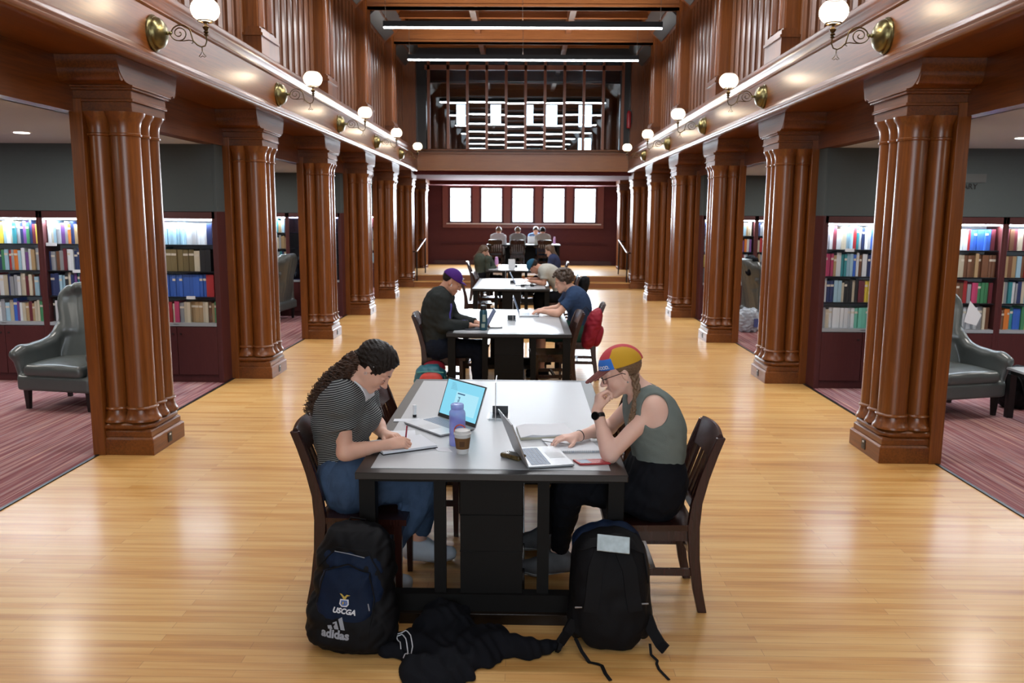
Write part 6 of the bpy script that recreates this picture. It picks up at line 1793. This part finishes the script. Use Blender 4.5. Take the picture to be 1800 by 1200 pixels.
def ribbon(pts, wd, th, side, nm, mt='strap_black', n=8):
    pts = arcpts(pts, n) if n else pts; vs = []; fs = []; S_ = np.array(side, float)
    for i, p in enumerate(pts):
        t = nrm(np.array(pts[min(i+1, len(pts)-1)])-np.array(pts[max(i-1, 0)])); s_ = nrm(S_-t*(S_@t)); nn = np.cross(t, s_)
        vs += [p+s_*wd+nn*th, p-s_*wd+nn*th, p-s_*wd-nn*th, p+s_*wd-nn*th]
    for i in range(len(pts)-1):
        for q in range(4): a = i*4+q; b = i*4+(q+1) % 4; fs.append((a, b, b+4, a+4))
    fs += [(3, 2, 1, 0), tuple(len(vs)-4+q for q in range(4))]
    m = MB(); m.add(vs, fs); return m.build(nm, mt, r, world=True, smooth=50)
for s in (-1, 1):
    P_ = on_bag(bv2, arcpts([bp(s*.045, .2, .455), bp(s*.075, .2, .38), bp(s*.088, .2, .27), bp(s*.10, .2, .19)]), fd, .008)
    ribbon(P_, .032, .006, lb, 'shoulder_strap', n=0)
m = MB(); m.tube([bp(-.04, .06, .455), bp(-.03, .085, .49), bp(.03, .085, .49), bp(.04, .06, .455)], .008, 6); m.build('grab_handle', 'strap_black', r, world=True)
P_ = on_bag(bv2, arcpts([bp(-.15, .2, .44), bp(-.08, .2, .468), bp(.08, .2, .468), bp(.15, .2, .43), bp(.165, .2, .30)]), fd, .004); m = MB(); m.tube(P_, .004, 5); m.build('zip', 'strap_black', r, world=True)
ribbon([bp(-.165, .06, .13), bp(-.20, .07, .075), bp(-.235, .09, .035), bp(-.243, .11, .01)], .024, .008, (.3, .2, 1), 'hip_belt')
ribbon([bp(.165, .06, .14), bp(.185, .08, .08), bp(.215, .10, .03), bp(.235, .12, .012)], .024, .008, (.3, .2, 1), 'hip_belt')
ribbon([(.245, 3.44, .06), (.27, 3.38, .03), (.30, 3.34, .004), (.335, 3.325, .005), (.352, 3.31, .006), (.362, 3.25, .004), (.378, 3.20, .004)], .008, .0012, (1, .1, 0), 'loose_strap_end')
ribbon([(.575, 3.42, .05), (.575, 3.38, .02), (.60, 3.36, .004), (.592, 3.33, .006), (.596, 3.29, .004), (.625, 3.21, .004)], .006, .0012, (1, .3, 0), 'loose_strap_end')
for (x, z) in ((-.165, .205), (.13, .215)): m = MB(); m.tube([bp(x, .105, z), bp(x+.03, .115, z+.004)], .004, 5); m.build('buckle', 'steel', r, world=True)
mat('card_print', (.42, .50, .52), .45, noise=.45, nscale=28)
cm = MB(); cc = bp(.0, .035, .505); cm.box(-.072, .072, -.004, .004, -.035, .040)
o = cm.build('patterned_card', 'card_print', bevel=.002); o.location = (.405, 3.455, .497); o.rotation_euler = (-.72, .10, .0); tag(o, 'pale patterned phone-sized card lying on top of the black backpack', 'card')

# dropped black jacket
r = thing('jacket', 'black jacket with thin white stripes dropped on the floor between the backpacks', 'jacket', (-.30, 3.42, 0))
g = Grid((-.68, 3.0, 0), (.20, 3.85, .2), .006)
g.ell((-.36, 3.60, .02), I3, (.135, .20, .105), k=0); g.ell((-.27, 3.42, .01), I3, (.22, .17, .085), k=.05); g.ell((-.36, 3.24, .0), I3, (.17, .15, .075), k=.04)
g.ell((-.46, 3.45, .0), I3, (.14, .12, .07), k=.04); g.ell((-.15, 3.52, 0), I3, (.10, .09, .06), k=.05)
g.cap((-.12, 3.44, .03), (.03, 3.39, .028), .055, .045, k=.04); g.cap((.03, 3.39, .028), (.15, 3.445, .025), .043, .033, k=.03)
g.cap((-.47, 3.40, .02), (-.60, 3.375, .02), .045, .035, k=.02)
sl, Pp = g._sl(g.lo, g.lo+g.h*g.n, 0)
xx, yy_, zz = Pp
fold = .006*np.sin(26*(xx*.9+yy_*.5)+3*np.sin(yy_*14+xx*6))+.005*np.sin(48*(yy_*.8-xx*.5)+4*np.sin(xx*13))+.004*np.sin(90*xx+40*yy_+2*np.sin(yy_*30))
g.f[sl] += fold.astype(np.float32)
g.plane((0, 0, .002), (0, 0, -1)); jk = g.obj('shell', 'black_cloth', r)
bpy.context.view_layer.update(); bj = bvh_of(jk)
def drape(pts, off=.003): 
    out = []
    for p in arcpts([np.array([a, b, .3]) for a, b in pts], 8):
        h = bj.ray_cast(Vector((p[0], p[1], .4)), Vector((0, 0, -1))); z = h[0].z+off if h[0] else off; out.append((p[0], p[1], z))
    return out
for pts in ([(-.560, 3.46), (-.52, 3.455), (-.49, 3.41), (-.475, 3.36), (-.49, 3.30)], [(-.560, 3.448), (-.535, 3.445), (-.51, 3.40), (-.495, 3.355), (-.508, 3.305)], [(-.56, 3.455), (-.553, 3.43), (-.535, 3.40), (-.525, 3.35)]):
    m = MB(); m.tube(drape(pts), .0026, 5); m.build('white_stripe', 'white_cloth', r, world=True)

# bags farther back
def soft_bag(lab, name, cat, c, M, radii, mt, extra=None, h=.008, wr=.006, floor=None, pw=2.8):
    c = np.array(c, float); r = thing(name, lab, cat, tuple(map(float, (c[0], c[1], floor if floor is not None else c[2]-radii[2]))))
    g = Grid(c-.36, c+.36, h); g.ell(c, M, radii, k=0, pw=pw); 
    if extra: extra(g)
    g.wrinkle(wr, 24, 3)
    if floor is not None: g.plane((0, 0, floor+.003), (0, 0, -1))
    g.obj('bag_body', mt, r); return r
mat('teal_nylon', (.02, .13, .17), .5, noise=.4, nscale=20); mat('coral_nylon', (.62, .06, .04), .5, noise=.15); mat('red_nylon', (.24, .016, .028), .6, noise=.3, nscale=18); mat('mint_nylon', (.08, .32, .28), .5)
rb_ = soft_bag('teal and coral backpack on the floor under the chair of the man in the hoodie', 'backpack', 'backpack', (-.96, 8.35, .20), I3, (.165, .13, .20), 'teal_nylon', floor=0)
g = Grid((-1.2, 8.05, .1), (-.7, 8.5, .45), .008); g.ell((-.94, 8.24, .20), I3, (.125, .06, .135), k=0, pw=3); g.obj('front_pocket', 'coral_nylon', rb_)
g = Grid((-1.2, 8.05, .1), (-.7, 8.6, .55), .008); g.ell((-.93, 8.42, .35), I3, (.12, .08, .075), k=0); g.obj('top_pocket', 'red_nylon', rb_)
m = MB(); m.tube([(-.80, 8.22, .30), (-.79, 8.22, .24), (-.81, 8.215, .16)], .012, 6, flat=.4); m.tube([(-1.09, 8.26, .33), (-.94, 8.2, .355), (-.81, 8.22, .34)], .006, 6); m.build('trim_strap', 'mint_nylon', rb_, world=True)
rb_ = soft_bag('red backpack hanging on the back of the empty reddish chair at the second table', 'backpack', 'backpack', (.755, 8.98, .70), np.array([[.26, 0, .965], [0, 1, 0], [-.965, 0, .26]]), (.225, .145, .085), 'red_nylon')
for y in (8.93, 9.05):
    m = MB(); m.tube([(.725, y, .89), (.69, y, .935), (.65, y, .90), (.625, y, .82)], .009, 6, flat=.4)
    m.build('shoulder_strap', 'strap_black', rb_, world=True)
g = Grid((.6, 8.7, .4), (1.05, 9.2, .9), .008); g.ell((.82, 8.98, .62), np.array([[.26, 0, .965], [0, 1, 0], [-.965, 0, .26]]), (.12, .115, .05), k=0, pw=2.6); g.obj('front_pocket', 'red_nylon', rb_)
rb_ = soft_bag('dark backpack hanging behind the man in the pale shirt', 'backpack', 'backpack', (1.03, 14.3, .70), np.array([[.26, 0, .965], [0, 1, 0], [-.965, 0, .26]]), (.20, .15, .09), 'black_nylon', h=.012)
m = MB(); m.tube([(.98, 14.25, .86), (.93, 14.25, .92), (.90, 14.25, .86)], .012, 6); m.build('grab_handle', 'teal_nylon', rb_, world=True)
rb_ = soft_bag('black backpack on the carpet to the right of the right armchair', 'backpack', 'backpack', (5.06, 8.36, .215), I3, (.165, .14, .225), 'black_nylon', floor=.004)
for q in ([(4.97, 8.24, .40), (5.02, 8.20, .30), (5.07, 8.21, .16)], [(5.12, 8.24, .40), (5.15, 8.21, .28), (5.16, 8.22, .14)]):
    m = MB(); m.tube(q, .022, 8, flat=.3); m.build('shoulder_strap', 'strap_black', rb_, world=True)
mat('plastic_film', (.42, .48, .55), .30, noise=.25, nscale=22); mat('plastic_print', (.07, .10, .28), .5)
rb_ = soft_bag('crumpled pale plastic bag on the carpet beside the farther right armchair', 'plastic_bag', 'bag', (3.80, 13.86, .19), I3, (.18, .13, .21), 'plastic_film', floor=.004, wr=.014)
MB().box(3.86, 3.93, 13.715, 13.725, .10, .24).build('printed_panel', 'plastic_print', rb_, world=True)

# ================================================================ THE OTHER PEOPLE
mat('charcoal_cloth', (.024, .027, .026), .9, noise=.2); mat('navy_cloth', (.010, .013, .022), .9, noise=.2); mat('blue_tee', (.030, .055, .115), .85, noise=.12)
mat('oat_cloth', (.42, .41, .36), .9, noise=.08); mat('olive_cloth', (.055, .065, .05), .9, noise=.3); mat('navy_tee', (.035, .045, .10), .9, noise=.15); mat('pale_blue_cloth', (.20, .33, .55), .9); mat('grey_cloth', (.28, .29, .28), .9)
mat('purple_cloth', (.060, .018, .155), .75); mat('denim_cap', (.020, .085, .145), .8); mat('pink_cloth', (.42, .22, .30), .9); mat('green_shorts', (.02, .07, .055), .9)
mat('hair_curly', (.055, .032, .018), .5, noise=.6, nscale=70); mat('hair_long_brown', (.085, .045, .022), .45, noise=.4, nscale=50)
def J_update(P, **kw):
    J = dict(P.J); J.pop('pelax', None); J.update(kw); Q = Person(J, P.s, P.fem, P.b); Q.F = P.F; Q.L = P.L; return Q
# man in the purple cap
a = .62
P = seated(-.885, 8.61, 0, 1, hip=.475, lean=.10, look=.6, hands={'R': (-.56, 8.50, .79), 'L': (-.50, 8.70, .79)}, female=False, sc_=1.03)
P = J_update(P, neck=(-.865, 8.61, 1.115), head=(-.752, 8.61, 1.235), hf=(math.cos(a-.12), 0, -math.sin(a-.12)), hu=(math.sin(a-.12), 0, math.cos(a-.12)), spine=(-.965, 8.61, .84), shR=(-.875, 8.45, 1.055), shL=(-.835, 8.79, 1.05), elR=(-.83, 8.42, .785), elL=(-.74, 8.83, .80))
r = person('man in a dark hoodie and a purple cap typing at the second table', P, .0065, dict(skin='skin_warm', floor=0, parts=[
    ('hoodie', c_hoodie(.024, 2), 'charcoal_cloth'), ('trousers', c_trousers(.014), 'navy_cloth'), ('hair', c_hair(.006, low=-.05, front=-.015, nape=-.05), 'hair_dark'),
    ('cap', c_cap(.022, .034), 'purple_cloth'), ('brim', c_bill(.040, .062, .006), 'purple_cloth'), ('shoes', c_shoes(), 'black_cloth')]),
    hands=dict(R=dict(d=(1, .1, -.05), n=(0, 0, 1), curl=(.2, .25, .3, .35), bend=(.45, .5, .5, .5)), L=dict(d=(1, -.1, -.05), n=(0, 0, 1), curl=(.2, .25, .3, .35), bend=(.45, .5, .5, .5))), det=True)
face_bits(P, r, sides=(-1,))
text_obj('T', .045, 'cap_letter', 'white_print', r, Matrix.Translation(-Vector(r.location)) @ frame(P.hp(.088, -.052, .075), P.hf*.45-P.hl*-1.0 if False else (P.hf*.75+P.hl*.6), P.hu), extrude=.003)
m = MB(); m.tube([P.hp(.012, -.086, -.012), P.hp(.014, -.088, -.040)], .0045, 6); m.build('earbud', 'white_plastic', r, world=True)
mat('chest_print', (.12, .10, .42), .8); 
g = Grid((-.83, 8.45, .78), (-.6, 8.6, 1.06), .006); c_hoodie(.0265, 2, hood=False)(g, P); g.f = np.maximum(g.f, 0*g.f-1)
sl, Pp = g._sl(g.lo, g.lo+g.h*g.n, 0)
bx = np.maximum(np.maximum(np.abs(Pp[1]-8.525)-.035, np.abs(Pp[2]-.93)-.085), -.80-Pp[0]+0*Pp[1]); g.f[sl] = np.maximum(g.f[sl], bx); 
if (g.f < 0).any(): g.obj('chest_print', 'chest_print', r)
# curly-haired man in the blue T-shirt
a = .33
P = seated(.62, 9.80, 0, -1, hip=.475, lean=.14, look=.3, hands={'L': (.245, 9.72, .80), 'R': (.25, 9.95, .80)}, female=False)
P = J_update(P, neck=(.585, 9.80, 1.035), head=(.468, 9.80, 1.150), hf=(-math.cos(a), 0, -math.sin(a)), hu=(-math.sin(a), 0, math.cos(a)), spine=(.74, 9.80, .80), shL=(.59, 9.64, .975), shR=(.56, 9.97, .975), elL=(.40, 9.60, .79), elR=(.42, 10.02, .80), wrL=(.235, 9.72, .80))
def curly(G, P):
    c_hair(.022, amp=.0, front=.045, nape=-.045)(G, P)
    rr = random.Random(9)
    for i in range(330):
        th = rr.uniform(0, 2*PI); ph = rr.uniform(-.35, 1.0); d_ = np.array([math.cos(th)*math.cos(ph*PI/2), math.sin(th)*math.cos(ph*PI/2), math.sin(ph*PI/2)])
        if d_[0] > .55 and d_[2] < .45: continue
        if abs(d_[1]) > .6 and d_[2] < -.2: continue
        q = P.hp(-.018+d_[0]*.122, d_[1]*.103, .040+d_[2]*.115); G.ell(q, I3, (rr.uniform(.010, .019),)*3, k=.0)
r = person('curly-haired man in a blue T-shirt typing at the second table', P, .0065, dict(skin='skin_fair', floor=0, parts=[
    ('t_shirt', c_tshirt(.62, .018, 6, hem=.12), 'blue_tee'), ('shorts', c_trousers(.02, .85, None), 'green_shorts'), ('hair', curly, 'hair_curly'), ('shoes', c_shoes(), 'black_cloth')]),
    hands=dict(L=dict(d=(-1, .1, -.05), n=(0, 0, 1), curl=(.2, .3, .35, .4), bend=(.5, .5, .5, .5)), R=dict(d=(-1, -.1, -.05), n=(0, 0, 1))), det=True)
face_bits(P, r, sides=(1,))
# man in the pale shirt, head down
a = 1.05
P = seated(.66, 14.15, 0, -1, hip=.48, lean=.34, look=1.0, hands={'L': (.16, 14.02, .79), 'R': (.14, 14.3, .80)}, female=False)
P = J_update(P, neck=(.32, 14.15, 1.02), head=(.165, 14.15, 1.055), hf=(-math.cos(a), 0, -math.sin(a)), hu=(-math.sin(a), 0, math.cos(a)), spine=(.62, 14.15, .93), shL=(.36, 13.98, .98), shR=(.34, 14.33, .98), elL=(.34, 13.95, .79), wrL=(.13, 14.05, .81), elR=(.28, 14.38, .80), wrR=(.10, 14.25, .84))
person('man in a pale shirt and blue cap bent low over the third table', P, .010, dict(skin='skin_warm', floor=0, parts=[
    ('t_shirt', c_tshirt(.65, .022, 6), 'oat_cloth'), ('trousers', c_trousers(.014), 'black_cloth'), ('hair', c_hair(.010, front=.03, nape=-.05), 'hair_dark'), ('cap', c_cap(.026, .040), 'denim_cap'), ('brim', c_bill(.046, .07, .01), 'denim_cap'), ('shoes', c_shoes(), 'black_cloth')]))
# women at the fourth table
def long_hair(length=.30, vol=.016):
    def ex(G, P):
        back = P.hp(-.085, 0, -.02); dn = np.array([0, 0, -1.0]); bk = -P.hf.copy(); bk[2] = 0; bk = nrm(bk)
        for y in (-.055, -.02, .02, .055):
            a_ = P.hp(-.075, y, .0); b_ = P.J['neck']+bk*.10+P.hl*y*1.3+dn*.03; c_ = b_+dn*length*.55+bk*.04
            G.cap(a_, b_, .030, .032, k=.03); G.cap(b_, c_, .032, .015, k=.03)
        for sg in (-1, 1): G.cap(P.hp(-.02, sg*.085, .02), P.hp(-.05, sg*.085, -.10), .022, .020, k=.02)
    return lambda G, P: c_hair(vol, amp=.003, fr=60, extra=ex, nape=-.09)(G, P)
a = .55
P = seated(-.95, 18.42, 0, 1, hip=.47, lean=.14, look=.5, hands={'R': (-.62, 18.36, .80), 'L': (-.80, 18.55, .98)})
P = J_update(P, neck=(-1.06, 18.42, .98) if False else (-.99, 18.42, 1.03), head=(-.90, 18.42, 1.13), hf=(math.cos(a), 0, -math.sin(a)), hu=(math.sin(a), 0, math.cos(a)), elL=(-.70, 18.52, .79), wrL=(-.79, 18.48, 1.02))
person('woman with long reddish-brown hair in an olive top at the left of the fourth table', P, .011, dict(skin='skin_fair', floor=0, parts=[
    ('top', c_hoodie(.020, 4, hood=False), 'olive_cloth'), ('trousers', c_trousers(.014), 'black_cloth'), ('hair', long_hair(), 'hair_long_brown'), ('shoes', c_shoes(), 'white_leather')]),
    hands=dict(L=dict(d=(-.2, 0, 1), n=(1, 0, 0), curl=(.7,)*4)))
a = .35
P = seated(.70, 18.45, 0, -1, hip=.47, lean=.06, look=.35, hands={'L': (.33, 18.35, .80), 'R': (.33, 18.55, .80)})
person('long-haired woman in a navy T-shirt at the right of the fourth table', P, .011, dict(skin='skin_fair', floor=0, parts=[
    ('t_shirt', c_tshirt(.6, .018, 6), 'navy_tee'), ('trousers', c_trousers(.014), 'black_cloth'), ('hair', long_hair(.42), 'hair_long_brown'), ('shoes', c_shoes(), 'black_cloth')]))
# four at the platform table
for (x, y, f, look, lab, top, tm, hairm, cap_) in (
    (-.80, 24.72, PI/2-.15, .55, 'fair-haired person in pale sweater, back turned, left end of platform table', 'long', 'white_cloth', 'hair_light', False),
    (-.20, 24.72, PI/2, .45, 'person in a hooded top, back turned, at the middle of the platform table', 'hood', 'grey_cloth', 'hair_light', True),
    (.57, 24.72, PI/2+.12, .5, 'dark-haired person in pale top, back turned, right end of platform table', 'long', 'oat_cloth', 'hair_dark', False),
    (.36, 26.35, -PI/2, .45, 'person in light blue facing the viewer behind the platform table', 'tee', 'pale_blue_cloth', 'hair_brown', False)):
    F = np.array([math.cos(f), math.sin(f), 0])
    o = np.array([x, y, 0]); L_ = np.array([-F[1], F[0], 0])
    P = seated(x, y, PLAT_Z, f, hip=.47, lean=.12, look=look, hands={'L': tuple(o+F*.42+L_*.10+np.array([0, 0, PLAT_Z+.80])), 'R': tuple(o+F*.42-L_*.10+np.array([0, 0, PLAT_Z+.80]))})
    cl = c_hoodie(.024, 3, hood=(top == 'hood')) if top != 'tee' else c_tshirt(.6, .018, 3)
    person(lab, P, .013, dict(skin='skin_fair', floor=PLAT_Z, parts=[('top', cl, tm), ('trousers', c_trousers(.014), 'grey_cloth' if x < 0 else 'denim'), ('hair', c_hair(.014), hairm), ('shoes', c_shoes(), 'white_leather')]), group='people at the platform table')
# reader in the farther right armchair
P = seated(4.18, 14.35, .0, .12, hip=.42, lean=-.06, look=.45, hands={'R': (4.45, 14.25, .70), 'L': (4.45, 14.42, .70)})
person('dark-haired person in pink reading in the farther right armchair', P, .011, dict(skin='skin_fair', floor=0, parts=[
    ('top', c_tshirt(.35, .014, 6), 'pink_cloth'), ('trousers', c_trousers(.014), 'black_cloth'), ('hair', long_hair(.2), 'hair_brown'), ('shoes', c_shoes(), 'black_cloth')]))
g = Grid((3.6, 14.0, .8), (4.2, 14.7, 1.3), .012)
for i in range(7): 
    y = 14.08+.08*i; g.cap((3.93, y, 1.22-.01*abs(i-3)), (3.83, y, .96+.02*(i % 3)), .05, .035, k=.04); g.cap((3.93, y, 1.22-.01*abs(i-3)), (4.05, y, 1.02), .045, .03, k=.04)
g.wrinkle(.010, 26, 4); o = g.obj('jacket', 'black_cloth'); tag(o, 'dark jacket draped over the top of the farther right armchair', 'jacket')
